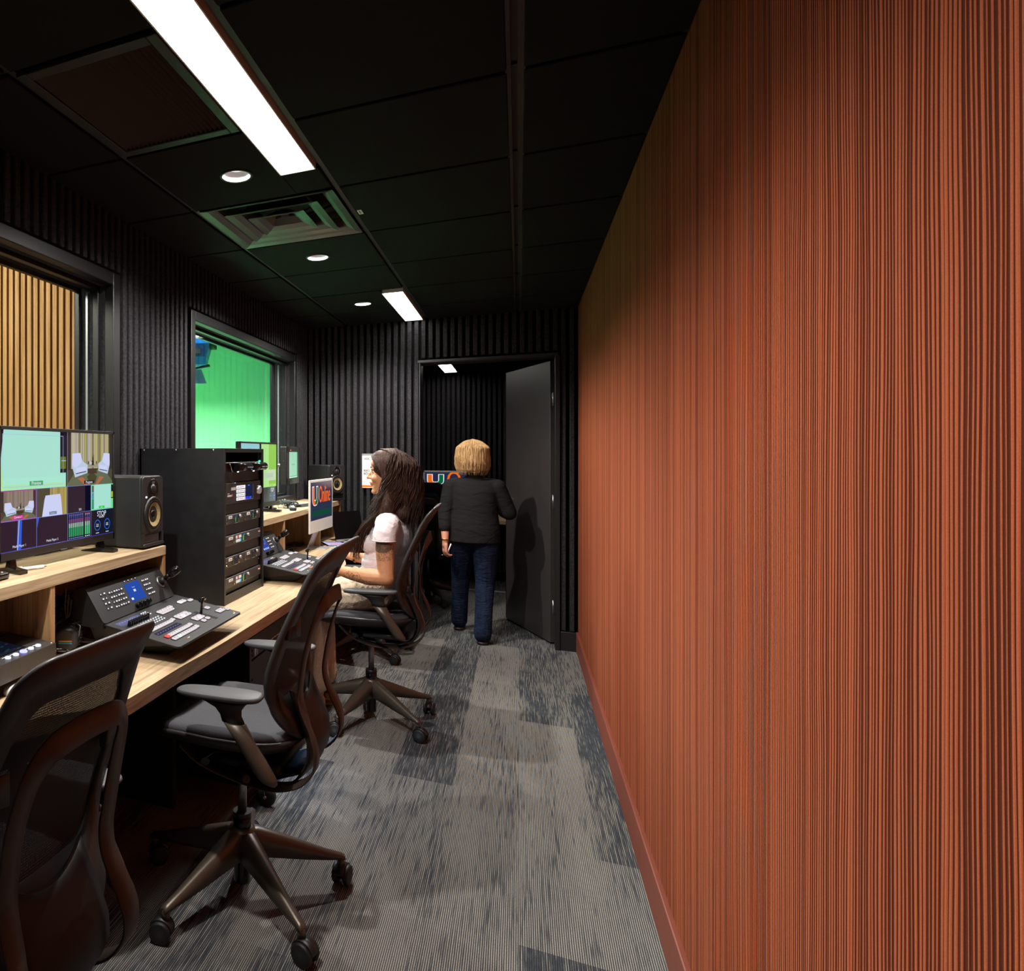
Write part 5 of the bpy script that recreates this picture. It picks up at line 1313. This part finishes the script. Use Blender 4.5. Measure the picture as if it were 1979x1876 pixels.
t = thing('white_box', 'small white box on the next-room desk, between the standing woman and the door', 'box', (.02, 7.72, DZ))
b = nb('white_plastic'); b.box(-.10, .16, -.12, .12, 0, .035, bev=.004); b.box(-.08, .14, -.10, .10, .040, .062, bev=.004); b.mat('key_dark'); b.box(-.09, .15, -.11, .11, .034, .041); b.build('body', t)
# blue studio lamp hanging in the green-screen studio
t = thing('studio_light', 'blue studio lamp with barn doors seen high in the green window', 'studio light', (-2.62, 5.70, 2.37), R(20))
b = nb('blue_body'); b.loft([[(-.17, -.10, -.16), (.06, -.10, -.16), (.06, .10, -.16), (-.17, .10, -.16)], [(-.15, -.16, .02), (.10, -.16, .02), (.10, .16, .02), (-.15, .16, .02)], [(-.13, -.13, .17), (.07, -.13, .17), (.07, .13, .17), (-.13, .13, .17)]], smooth=False); b.build('housing', t)
b = nb(plain('deep_blue', (16,78,140), .4)); b.box(-.06, .06, -.165, -.158, -.10, .0); b.box(-.12, .05, -.14, -.11, .05, .12); b.mat('steel'); b.box(-.03, .02, -.168, -.163, -.07, -.03); b.box(-.06, .0, -.15, -.135, .07, .11); b.build('rear_vent', t)
b = nb(plain('pale_blue_flap', (110,150,200), .4)); b.prism([(-.13, -.20), (.02, -.20), (.07, -.33), (-.13, -.33)], -.05, -.045, 'y'); b.mat('black_plastic'); b.prism([(-.10, -.19), (.09, -.15), (.10, -.17), (-.10, -.205)], -.02, .02, 'y'); b.build('barn_door', t)
b = nb('green_wall'); b.mat(plain('clamp_green', (16,66,38), .5)); b.cyl((.10, -.05, .02), (.16, -.05, .02), .045, n=24); b.tube([(.13, -.05, .05), (.22, -.05, .06), (.30, -.05, .12)], .010); b.tube([(.14, -.05, .08), (.16, -.05, .25), (.14, -.05, .62)], .014); b.mat('steel'); b.ball((.10, -.09, .06), .02); b.build('yoke', t)
# ============================================================ PEOPLE
def skin_mat(name, tone, tattoos=()):
    t = NT(name); b = t.bsdf(lin(tone), .48, 0, .35); b.inputs['Subsurface Weight'].default_value = .12; b.inputs['Subsurface Radius'].default_value = (.01, .004, .002)
    vec = t.co(); f = t.noise(vec, 35, 3, .6); c = lin(tone)
    col = t.ramp(f, [(.3, tuple(x*.9 for x in c)), (.7, tuple(min(1, x*1.08) for x in c))])
    for (p, r, sc, th, seed) in tattoos:
        mp = t.n('Mapping'); mp.inputs['Location'].default_value = tuple(-q/w for q, w in zip(p, r)); mp.inputs['Scale'].default_value = tuple(1/w for w in r); t.l(vec, mp.inputs[0])
        ln = t.n('VectorMath', operation='LENGTH'); t.l(mp.outputs[0], ln.inputs[0])
        n1 = t.noise(t.co((1,1,1), loc=(seed, 0, 0)), sc, 3, .6, 1.5)
        edge = t.math('ADD', ln.outputs['Value'], t.math('MULTIPLY', t.math('SUBTRACT', n1, .5), .8))
        inside = t.math('LESS_THAN', edge, 1.0)
        lines = t.ramp(n1, [(th-.06, (1,1,1)), (th, (0,0,0)), (th+.06, (1,1,1))] if th < .9 else [(.3, (.2,)*3), (.7, (0,0,0))])
        inv = t.math('SUBTRACT', 1.0, lines); m = t.math('MULTIPLY', inside, t.math('MULTIPLY', inv, .88))
        col = t.mix(m, col, lin((52,42,38)))
    t.l(col, b.inputs['Base Color']); MATS[name] = t.m; return t.m
def capsule(b, p0, p1, r0, r1, n=14, sy=1.0):
    """tapered rounded limb segment"""
    p0, p1 = Vector(p0), Vector(p1); d = p1-p0; L_ = d.length; d.normalize(); a = d.orthogonal().normalized(); c = d.cross(a); rings = []
    prof = [(-1, .05), (-.92, .39), (-.7, .71), (-.38, .92), (0, 1)]
    for h, k in prof: rings.append((p0+d*(h*r0), r0*k))
    for h, k in prof[::-1]: rings.append((p1-d*(h*r1), r1*k))
    b.loft([[p+(a*math.cos(2*PI*i/n)+c*math.sin(2*PI*i/n))*r for i in range(n)] for p, r in rings])
def limb(b, pts, rs):
    for (p0, p1), (r0, r1) in zip(zip(pts, pts[1:]), zip(rs, rs[1:])): capsule(b, p0, p1, r0, r1)
def ell(b, c, r, X=None):
    old = b.X
    if X is not None: b.X = old @ Matrix.Translation(c) @ X; b.ball((0,0,0), r, 20, 14); b.X = old
    else: b.ball(c, r, 20, 14)
def fuse(b, name, parent, voxel, smooth=4, mats=None, factor=.5):
    """fuse the overlapping volumes into one continuous skin"""
    o = b.build(name, None, recalc=True)
    rm = o.modifiers.new('r', 'REMESH'); rm.mode = 'VOXEL'; rm.voxel_size = voxel; rm.use_smooth_shade = True
    if smooth: sm = o.modifiers.new('s', 'SMOOTH'); sm.iterations = smooth; sm.factor = factor
    dg = bpy.context.evaluated_depsgraph_get(); me = bpy.data.meshes.new_from_object(o.evaluated_get(dg)); me.name = name
    old = o.data; o.modifiers.clear(); o.data = me; bpy.data.meshes.remove(old)
    me.materials.clear()
    for m in (mats or [M['ink']]): me.materials.append(m)
    for p in me.polygons: p.use_smooth = True; p.material_index = 0
    if parent: o.parent = parent
    return o
def hand(b, wrist, direction, palm_n, curl, spread=.10, scale=1.0, side=1, thumb=True, curls=None):
    """palm and five separate fingers; direction = wrist to knuckles, palm_n = out of the back of the hand, side = which edge the thumb is on"""
    d = Vector(direction).normalized(); n = Vector(palm_n); n = (n-d*n.dot(d)).normalized(); s_ = d.cross(n)*side; w = Vector(wrist); k = scale
    P = lambda a, c, e: w+d*a*k+s_*c*k+n*e*k
    capsule(b, P(-.02, 0, 0), P(.025, 0, 0), .023*k, .024*k)
    for c in (-.026, -.009, .009, .026): capsule(b, P(.02, c*.75, 0), P(.078, c, 0), .0135*k, .0105*k)
    lens = (.058, .070, .075, .068)
    for i, c in enumerate((-.028, -.0095, .0095, .028)):
        L_ = lens[i]*k; cu = (curls[i] if curls else curl); p = P(.080, c, .001); ang = 0; dirv = (d+s_*(c*spread*10)).normalized(); r = .0088*k
        for j, seg in enumerate((.45, .30, .25)):
            ang += cu*(1.0, 1.1, .8)[j]; v = (dirv*math.cos(ang)-n*math.sin(ang)).normalized(); q = p+v*L_*seg; capsule(b, p, q, r, r*.92, 10); p = q; r *= .92
    if thumb:
        p = P(.022, .022, -.004); v = (d*.75+s_*.62-n*.25).normalized(); q = p+v*.034*k; capsule(b, p, q, .0125*k, .0105*k, 10)
        v2 = (d*.95+s_*.2-n*.25).normalized(); q2 = q+v2*.026*k; capsule(b, q, q2, .0103*k, .0092*k, 10); q3 = q2+(v2-n*.15).normalized()*.022*k; capsule(b, q2, q3, .009*k, .0078*k, 10)

# ---- seated woman at the desk -------------------------------------------------------
wm = thing('person', 'seated woman with long dark hair, pale pink T-shirt and tattooed arm at the desk', 'person', (-.62, 3.72, 0))
W0 = V(-.62, 3.72, 0); TX = Matrix.Translation(-W0)
SK = skin_mat('woman_skin', (206,146,108), tattoos=[((-.605+.62, 3.50-3.72, .908), (.060, .075, .045), 70, .50, 1.3), ((-.605+.62, 3.50-3.72, .940), (.052, .07, .032), 60, .95, 2.0), ((-.655+.62, 3.5-3.72, .855), (.022, .05, .022), 90, .5, 4.0), ((-.745+.62, 3.50-3.72, .765), (.065, .045, .045), 48, .5, 3.1), ((-.70+.62, 3.49-3.72, .752), (.09, .04, .022), 60, .5, 7.1)])
HC = V(-.618, 3.718, 1.292)                               # head centre
b = nb(SK, TX)
# trunk (under the clothes) and neck
ell(b, (-.675, 3.72, .695), (.118, .160, .10)); ell(b, (-.62, 3.72, .83), (.098, .125, .12)); ell(b, (-.605, 3.72, .965), (.105, .145, .13)); capsule(b, (-.60, 3.60, 1.045), (-.60, 3.84, 1.045), .052, .052); ell(b, (-.60, 3.72, 1.04), (.085, .13, .06))
capsule(b, (-.592, 3.72, 1.06), (-.600, 3.72, 1.20), .052, .050)
# near (left) arm
sh, el, wr = V(-.592, 3.545, 1.028), V(-.590, 3.500, .785), V(-.842, 3.535, .800)
limb(b, [sh, V(-.598, 3.515, .93), el], [.052, .047, .039]); capsule(b, el, el+V(-.01, 0, .006), .040, .040)
limb(b, [el, V(-.67, 3.505, .782), V(-.76, 3.52, .788), wr], [.040, .043, .034, .024])
hand(b, wr+V(-.012, .003, .004), (-1, .22, .02), (0, 0, 1), .22, side=-1, scale=.93, curls=(.35, .3, .12, .10))
# far (right) arm
sh2, el2, wr2 = V(-.592, 3.895, 1.028), V(-.615, 3.965, .800), V(-.872, 3.985, .808)
limb(b, [sh2, V(-.60, 3.935, .92), el2], [.052, .046, .039]); limb(b, [el2, V(-.70, 3.97, .796), V(-.79, 3.98, .800), wr2], [.039, .041, .033, .023])
hand(b, wr2+V(-.012, 0, .004), (-1, .12, .22), (.1, 0, 1), .28, side=1, scale=.93)
# legs: thighs on the seat, shins down to the floor
for y, s_ in ((3.655, -1), (3.80, 1)):
    kn, an = V(-1.005, y+.01*s_, .600), V(-.975, y+.012*s_, .115)
    limb(b, [V(-.68, y-.01*s_, .672), V(-.82, y, .655), kn], [.084, .078, .057]); limb(b, [kn, V(-.985, y+.01*s_, .42), an], [.056, .050, .036])
    limb(b, [an, V(-1.02, y+.012*s_, .055), V(-1.13, y+.015*s_, .035)], [.036, .034, .024]); capsule(b, an+V(.01, 0, -.04), an+V(.015, 0, -.06), .033, .030)
# head with a face turned to the screens (towards -X)
def head(b, c, k=1.0, fx=-1, tilt=0):
    """fx: facing direction along X; all offsets given for a face looking to -X"""
    X = Matrix.Translation(c) @ Matrix.Rotation(tilt, 4, 'Y') @ Matrix.Scale(k, 4); old = b.X; b.X = old @ X
    if fx != -1: b.X = b.X @ Matrix.Rotation(fx, 4, 'Z')
    b.ball((.014, 0, .030), (.094, .073, .090), 24, 18); b.ball((-.030, 0, -.012), (.056, .058, .088), 22, 16); b.ball((-.048, 0, -.070), (.034, .038, .034), 18, 12)
    capsule(b, (.0, .038, -.062), (-.056, .018, -.090), .018, .017); capsule(b, (.0, -.038, -.062), (-.056, -.018, -.090), .018, .017)
    b.ball((-.068, 0, -.093), (.019, .019, .015), 14, 10)                                  # chin
    b.ball((-.062, 0, .058), (.026, .046, .034), 16, 12)                                   # forehead
    b.ball((-.073, .024, .030), (.012, .022, .008), 14, 8); b.ball((-.073, -.024, .030), (.012, .022, .008), 14, 8)
    b.ball((-.057, .038, -.022), (.022, .020, .022), 14, 10); b.ball((-.057, -.038, -.022), (.022, .020, .022), 14, 10)
    capsule(b, (-.080, 0, .024), (-.101, 0, -.012), .007, .0085); b.ball((-.102, 0, -.017), (.0115, .0115, .0095), 12, 8)
    b.ball((-.090, .011, -.020), (.009, .007, .007), 10, 8); b.ball((-.090, -.011, -.020), (.009, .007, .007), 10, 8)
    b.ball((-.085, 0, -.044), (.0085, .022, .0058), 14, 8); b.ball((-.082, 0, -.056), (.0085, .019, .0062), 14, 8); b.ball((-.075, 0, -.048), (.013, .026, .016), 14, 8)
    for s_ in (-1, 1): b.ball((.008, s_*.074, -.002), (.018, .007, .030), 12, 10)
    b.X = old
head(b, HC, .98)
body = fuse(b, 'body', wm, .0042, 3, [SK], .45)
# eyes, brows, lips
for s_ in (-1, 1):
    b = nb('label_white', TX @ Matrix.Translation(HC) @ Matrix.Scale(.98, 4)); b.mat(plain('eye_white', (225,220,212), .2)); b.ball((-.0665, s_*.029, .013), (.0105, .0125, .0088), 14, 10); b.mat(plain('iris', (50,32,22), .2)); b.ball((-.0735, s_*.030, .0125), (.0045, .006, .0062), 12, 8); b.build('eye', wm)
b = nb(plain('brow_hair', (40,28,22), .8), TX @ Matrix.Translation(HC) @ Matrix.Scale(.98, 4))
for s_ in (-1, 1):
    b.tube([(-.086, s_*.012, .033), (-.084, s_*.027, .040), (-.072, s_*.046, .037)], [.0022, .003, .0014], 6)
    b.tube([(-.0795, s_*.019, .018), (-.0795, s_*.030, .0215), (-.071, s_*.042, .015)], .0013, 5)
b.build('eyebrows', wm)
b = nb(plain('lips', (176,92,84), .4), TX @ Matrix.Translation(HC) @ Matrix.Scale(.98, 4)); b.ball((-.0905, 0, -.0445), (.005, .017, .0038), 14, 8); b.ball((-.0875, 0, -.0535), (.0052, .015, .0045), 14, 8); b.build('lips', wm)
# T-shirt
TS = NT('pink_tshirt'); _b = TS.bsdf(lin((222,208,212)), .85, 0, .2); _f = TS.noise(TS.co((1,1,1.8)), 12, 2, .5, 1.5); TS.bump(_f, _b, .5, .012); MATS['tshirt'] = TS.m
b = nb(TS.m, TX)
ell(b, (-.632, 3.72, .835), (.113, .138, .11)); ell(b, (-.612, 3.72, .965), (.118, .155, .135)); capsule(b, (-.60, 3.585, 1.042), (-.60, 3.855, 1.042), .062, .062); ell(b, (-.60, 3.72, 1.055), (.092, .135, .058))
for s_ in (-1, 1):
    ell(b, (-.680, 3.72+s_*.062, .935), (.068, .066, .068)); capsule(b, (-.625, 3.72+s_*.05, .985), (-.690, 3.72+s_*.06, .935), .06, .055)
capsule(b, sh+V(.0, .01, .012), V(-.600, 3.520, 1.0), .060, .058); b.loft([[(-.600+.0575*math.cos(2*PI*k/20), 3.522-.006*j+.0575*math.sin(2*PI*k/20), 1.01-.022*j) for k in range(20)] for j in range(3)])
capsule(b, sh2+V(.0, -.01, .012), V(-.600, 3.922, .99), .060, .057)
b.loft([[(-.640+.112*math.cos(2*PI*k/24), 3.72+.135*math.sin(2*PI*k/24), z) for k in range(24)] for z in (.755, .80, .84)])
tshirt = fuse(b, 'tshirt', wm, .005, 3, [TS.m], .45)
b = nb(TS.m, TX); b.tube([(-.600+.0572*math.cos(2*PI*k/24), 3.510+.0572*math.sin(2*PI*k/24), .968-.0*k) for k in range(25)], .0028, 6); b.build('sleeve_hem', wm)
# trousers, beige, with a tied waist
PT = NT('beige_trousers'); _b = PT.bsdf(lin((214,196,172)), .85, 0, .2); _f = PT.noise(PT.co((2.2,3,1.5)), 7, 3, .55, 1.4); PT.bump(_f, _b, .7, .03)
b = nb(PT.m, TX); ell(b, (-.680, 3.72, .700), (.132, .175, .10)); b.loft([[(-.645+.118*math.cos(2*PI*k/24), 3.72+.145*math.sin(2*PI*k/24), z) for k in range(24)] for z in (.72, .775, .795)])
for y, s_ in ((3.655, -1), (3.80, 1)):
    kn = V(-1.005, y+.01*s_, .600); limb(b, [V(-.675, y-.01*s_, .675), V(-.82, y, .654), kn], [.096, .086, .069]); limb(b, [kn, V(-.985, y+.01*s_, .42), V(-.975, y+.012*s_, .20)], [.068, .066, .062])
    capsule(b, V(-.975, y+.012*s_, .22), V(-.972, y+.012*s_, .175), .064, .066)
fuse(b, 'trousers', wm, .006, 3, [PT.m], .45)
b = nb(PT.m, TX); b.tube(smooth_path([(-.755, 3.66, .79), (-.775, 3.64, .80), (-.780, 3.62, .78), (-.770, 3.63, .75), (-.760, 3.65, .785), (-.78, 3.68, .79), (-.78, 3.69, .76)], 5), .0075, 8); b.build('waist_tie', wm)
b = nb(plain('bead_amber', (150,100,30), .25), TX); b.mat('bead')if 'bead' in M else None
for k in range(15):
    a = 2*PI*k/15; b.mat(plain('bead_amber', (160,112,36), .25) if k % 3 else plain('bead_dark', (50,34,22), .25)); b.ball((-.842+.006*math.cos(a), 3.984+.030*math.cos(a), .808+.030*math.sin(a)), .0068, 10, 8)
b.build('bracelet', wm)
for y, s_ in ((3.655, -1), (3.80, 1)):
    b = nb(plain('sandal_leather', (34,24,22), .4), TX); b.band([(-1.10, y+.012*s_, .062), (-1.07, y+.012*s_, .074), (-1.04, y+.012*s_, .088)], [(0,0,1)]*3, .08, .008)
    b.mat(plain('sandal_sole', (150,112,60), .6)); b.loft([[(-1.05+x, y+.014*s_+q, z) for x, q in rrect(-.125, .125, -.042, .042, .038)] for z in (.0015, .016)]); b.build('sandal', wm)
# hair: a continuous body of hair with separate waving locks
HM = NT('dark_brown_hair'); _b = HM.bsdf(lin((34,24,20)), .55, 0, .15); _f = HM.noise(HM.co((90,90,7)), 2.2, 4, .65, .4)
HM.l(HM.ramp(_f, [(.32, lin((22,15,13))), (.56, lin((62,41,33))), (.74, lin((112,76,58)))]), _b.inputs['Base Color']); HM.bump(_f, _b, .15, .004)
b = nb(HM.m, TX); H0 = HC
ell(b, H0+V(.022, 0, .040), (.103, .086, .093)); ell(b, H0+V(.062, 0, -.01), (.088, .084, .10)); ell(b, H0+V(.092, 0, -.11), (.078, .098, .09)); ell(b, H0+V(.088, 0, -.20), (.060, .115, .06))
ell(b, H0+V(-.028, 0, .085), (.055, .062, .045))
for s_ in (-1, 1):
    limb(b, [H0+V(-.018, s_*.058, .07), H0+V(.012, s_*.074, .0), H0+V(.018, s_*.085, -.08), H0+V(.015, s_*.105, -.17), H0+V(-.035, s_*.105, -.25)], [.026, .030, .038, .042, .030])
fuse(b, 'hair', wm, .006, 2, [HM.m], .4)
b = nb(HM.m, TX); rnd = random.Random(21)
def lock(pts, r): b.tube(smooth_path(pts, 4), [r*(.55+.45*math.sin(PI*min(1, (i+1)/(4*(len(pts)-1)+1)*1.15)))*(1 if i < 4*(len(pts)-1)-3 else .4) for i in range(4*(len(pts)-1)+1)], 5)
for i in range(620):
    s_ = rnd.choice((-1, -1, 1)); u = rnd.random(); az = lerp(-.02, 1.0, u)           # from temple to the back of the head
    th = az*PI/2*1.05; y0_ = s_*math.cos(th); x0_ = math.sin(th); wob = rnd.random()*6; amp = .006+.008*rnd.random(); ln = lerp(.30, .47, rnd.random())*(1-.25*max(0, u-.5))
    pts = [H0+V(-.040+.085*rnd.random(), .006*y0_, .137)]
    n_ = 11
    for k in range(1, n_+1):
        f = k/n_; z = .132-ln*f**1.25
        spread = min(1, f*3.3)**.55; w_ = .090+.022*f+.012*math.sin(f*9+wob)
        x_ = .018+(.090+.062*min(1, f*1.5))*x0_*spread+amp*math.sin(f*11+wob); y_ = (w_+.012*max(0, f-.4))*y0_*spread+amp*math.cos(f*10+wob)
        if u < .42 and f > .5: x_ -= (f-.5)*.20*(1-u)
        x_ = max(x_, -.004) if f < .5 else x_
        pts.append(H0+V(x_, y_, z))
    lock(pts, rnd.uniform(.0011, .0024))
for i in range(230):
    s_ = -1 if i % 3 else 1; q = rnd.random(); wob = rnd.random()*6; e = rnd.uniform(-.012, .012)
    pts = [H0+V(-.078+.10*q, .004*s_, .108+.026*min(1, q*1.6)), H0+V(-.076+.10*q, s_*.046, .092+.024*min(1, q*1.6)), H0+V(-.052+.066*q, s_*.083, .062+.018*q), H0+V(-.016+.040*q, s_*.097, .008), H0+V(.0+.02*q+e, s_*.104, -.075), H0+V(-.005+.02*q+e, s_*.112, -.165), H0+V(-.060+.04*q+e, s_*.108, -.24), H0+V(-.110+.05*q+e, s_*.100, -.31), H0+V(-.135+.05*q+e, s_*.094, -.36-.03*q)]
    pts = [p+(V(.006*math.sin(k*1.9+wob), .005*math.cos(k*1.6+wob), 0) if k > 3 else V(0, 0, 0)) for k, p in enumerate(pts)]
    lock(pts, rnd.uniform(.0013, .0026))
# long front locks falling over the near shoulder to the chest
for i in range(120):
    s_ = -1 if i % 4 else 1; wob = rnd.random()*6; q = rnd.random(); e = rnd.uniform(-.02, .02)
    pts = [H0+V(-.028+.02*q, s_*.064, .060), H0+V(-.004+.02*q, s_*.082, -.02), H0+V(.002+.02*q, s_*.094, -.10), H0+V(-.045+.03*q, s_*(.108+.01*q), -.18), H0+V(-.090+.02*q+e, s_*(.106+.02*q), -.25), H0+V(-.128+.02*q+e, s_*(.100+.02*q), -.31), H0+V(-.158+.03*q+e, s_*(.094+.02*q), -.365-.02*q), H0+V(-.168+.04*q+e, s_*(.088+.01*q), -.42-.03*q)]
    pts = [p+V(.008*math.sin(k*1.7+wob), .006*math.cos(k*1.9+wob), 0) for k, p in enumerate(pts)]
    lock(pts, rnd.uniform(.0014, .0030))
b.build('hair_locks', wm)

# ---- standing woman walking through the doorway, her back to us ----------------------
wb = thing('person', 'blonde woman in black sweater and jeans walking away through the doorway', 'person', (-.30, 5.62, 0))
W1_ = V(-.30, 5.62, 0); TX = Matrix.Translation(-W1_); SK2 = skin_mat('standing_skin', (206,142,116))
HB = V(-.315, 5.655, 1.375)
b = nb(SK2, TX)
ell(b, (-.30, 5.62, .82), (.150, .105, .11)); ell(b, (-.30, 5.63, .97), (.130, .098, .13)); ell(b, (-.305, 5.64, 1.10), (.150, .10, .12)); capsule(b, (-.44, 5.64, 1.165), (-.17, 5.64, 1.165), .045, .045)
capsule(b, (-.305, 5.645, 1.17), (-.31, 5.655, 1.29), .05, .048)
shL, elL, wrL = V(-.465, 5.635, 1.15), V(-.505, 5.60, .945), V(-.500, 5.545, .745)
limb(b, [shL, elL], [.045, .037]); limb(b, [elL, V(-.503, 5.585, .86), wrL], [.038, .036, .024])
hand(b, wrL+V(0, -.002, -.012), (-.02, .02, -1), (-.85, -.5, 0), .50, side=1, scale=.92, curls=(.62, .58, .52, .40))
shR, elR, wrR = V(-.145, 5.635, 1.15), V(-.065, 5.66, .960), V(-.12, 5.86, .955)
limb(b, [shR, elR], [.045, .038]); limb(b, [elR, wrR], [.038, .025]); hand(b, wrR+V(-.006, .012, 0), (-.4, 1, .02), (0, 0, 1), .45, side=-1, scale=.92)
legs = ((V(-.375, 5.62, .80), V(-.410, 5.80, .455), V(-.428, 5.905, .105), V(-.43, 6.03, .030)), (V(-.225, 5.62, .80), V(-.228, 5.640, .43), V(-.240, 5.530, .095), V(-.238, 5.645, .026)))
for hp, kn, an, toe in legs:
    limb(b, [hp, kn], [.088, .058]); limb(b, [kn, kn.lerp(an, .35), an], [.056, .054, .035]); limb(b, [an, an.lerp(toe, .55)+V(0, 0, -.005), toe], [.035, .033, .022]); capsule(b, an+V(0, -.012, -.045), an+V(0, -.015, -.058), .031, .03)
head(b, HB, .98, fx=-PI/2)
fuse(b, 'body', wb, .0055, 3, [SK2], .45)
BS = NT('black_sweater'); _b = BS.bsdf(lin((25,24,24)), .9, 0, .2); _f = BS.noise(BS.co((1,1,2.5)), 6, 2, .5, 1.5); BS.bump(_f, _b, .5, .015)
b = nb(BS.m, TX)
b.loft([[(-.302+w_*math.cos(2*PI*k/28), yc+d_*math.sin(2*PI*k/28), z) for k in range(28)] for z, w_, d_, yc in ((.735, .180, .130, 5.62), (.84, .178, .128, 5.622), (.95, .164, .118, 5.628), (1.05, .166, .116, 5.636), (1.12, .176, .108, 5.64), (1.18, .165, .085, 5.64), (1.215, .10, .07, 5.645))]); capsule(b, (-.43, 5.64, 1.160), (-.18, 5.64, 1.160), .060, .060); ell(b, (-.305, 5.645, 1.195), (.082, .075, .055)); capsule(b, (-.305, 5.65, 1.19), (-.31, 5.655, 1.235), .062, .058)
limb(b, [shL, elL], [.062, .054]); limb(b, [elL, V(-.503, 5.572, .845)], [.054, .047]); limb(b, [shR, elR], [.062, .054]); limb(b, [elR, elR.lerp(wrR, .65)], [.054, .046])
fuse(b, 'sweater', wb, .006, 10, [BS.m], .5)
JM = NT('blue_denim'); _b = JM.bsdf(lin((24,36,62)), .85, 0, .2); _f = JM.noise(JM.co((6,6,2.2)), 5, 4, .6, .8); JM.l(JM.ramp(_f, [(.3, lin((12,18,34))), (.65, lin((26,39,66)))]), _b.inputs['Base Color']); JM.bump(JM.noise(JM.co((1,1,3)), 12, 3, .6, 1.2), _b, .6, .02)
b = nb(JM.m, TX); ell(b, (-.30, 5.62, .80), (.165, .118, .10))
for hp, kn, an, toe in legs: limb(b, [hp, kn], [.100, .070]); limb(b, [kn, kn.lerp(an, .5), an+V(0, 0, -.03)], [.070, .062, .062])
fuse(b, 'jeans', wb, .006, 3, [JM.m], .45)
BH = NT('blonde_hair'); _b = BH.bsdf(lin((190,150,100)), .45, 0, .4); _f = BH.noise(BH.co((60,60,6)), 2, 4, .65, .4); BH.l(BH.ramp(_f, [(.32, lin((128,94,60))), (.55, lin((192,152,104))), (.75, lin((226,192,144)))]), _b.inputs['Base Color']); BH.bump(_f, _b, .4, .006)
b = nb(BH.m, TX); ell(b, HB+V(0, -.020, .035), (.098, .108, .100)); ell(b, HB+V(0, -.028, -.03), (.118, .095, .085)); b.loft([[HB+V((.117, .122, .120, .108)[j]*math.cos(2*PI*k/28), -.022+(.092+.003*j)*math.sin(2*PI*k/28)*(1 if math.sin(2*PI*k/28) < 0 else .35), z) for k in range(28)] for j, z in enumerate((.0, -.05, -.085, -.100))])
fuse(b, 'hair', wb, .006, 3, [BH.m], .45)
b = nb(BH.m, TX); rnd = random.Random(31)
for i in range(420):
    a = rnd.uniform(PI*1.0-.25, 2*PI+.25); c_, s_ = math.cos(a), math.sin(a); pts = []
    for k in range(9):
        f = k/8; r_ = min(1, f*2.6)**.6; pts.append(HB+V(c_*(.104+.026*f-.035*max(0, f-.8)*5)*r_+.003*math.sin(k+i), -.020+s_*(.102+.014*f-.02*max(0, f-.8)*5)*r_, .138-(.245+.03*math.sin(i*7.3))*f**1.25))
    lock(pts, rnd.uniform(.0011, .0022))
b.build('hair_locks', wb)
for hp, kn, an, toe in legs:
    b = nb(plain('flat_shoe', (36,22,20), .45), TX); m_ = an.lerp(toe, .45); dz = 0
    b.loft([[(m_.x+q, m_.y-.0+x, z) for x, q in rrect(-.118, .118, -.038*k, .038*k, .034*k)] for z, k in ((.0015, .95), (.012, 1), (.020, .96))])
    b.band([(m_.x, toe.y-.03, .052), (m_.x, toe.y-.055, .066), (m_.x, toe.y-.08, .072)], [(0,0,1)]*3, .078, .007); b.build('shoe', wb)
b = nb('gold', TX); b.tube([wrL+V(.027*math.cos(2*PI*k/20), .027*math.sin(2*PI*k/20), .010) for k in range(21)], .004, 8); b.build('bracelet', wb)
b = nb('chrome', TX); pr = wrL+V(-.02, -.0, -.112); b.tube([pr+V(.0105*math.cos(2*PI*k/14), .0105*math.sin(2*PI*k/14), 0) for k in range(15)], .002, 6); b.build('ring', wb)
t = thing('white_pen', 'slim white pen or phone edge held in the standing woman\'s hand', 'pen', tuple(wrL+V(.024, -.012, -.062)))
b = nb('label_white'); b.tube([(-.012, 0, -.045), (.018, 0, .04)], .0045, 10); b.build('barrel', t)

# ============================================================ LIGHT OF THE PLACE
def area(name, loc, size, energy, color=(1,1,1), rot=(0,0,0), sy=None):
    ld = bpy.data.lights.new(name, 'AREA'); ld.energy = energy; ld.color = color; ld.shape = 'RECTANGLE'; ld.size = size; ld.size_y = sy or size
    o = bpy.data.objects.new(name, ld); COL.objects.link(o); o.location = loc; o.rotation_euler = rot; return o
# lamps of the two studios behind the glass
area('green_studio_lamp', (-3.4, 5.4, 2.95), 1.6, 800, (.95, 1, .96), (R(-25), 0, 0))
area('green_studio_lamp', (-2.3, 4.4, 2.95), 1.0, 300, (.95, 1, .96), (R(-35), 0, 0))
area('studio_lamp', (-3.0, 1.6, 2.9), 1.2, 150, (1, .90, .76), (R(35), 0, 0))
SC.world = bpy.data.worlds.new('world'); SC.world.use_nodes = True
bg = SC.world.node_tree.nodes['Background']; bg.inputs[0].default_value = (.6, .65, .8, 1); bg.inputs[1].default_value = .01
vs = SC.view_settings; vs.view_transform = 'Standard'; vs.look = 'None'; vs.exposure = 0; vs.gamma = 1; vs.use_curve_mapping = False
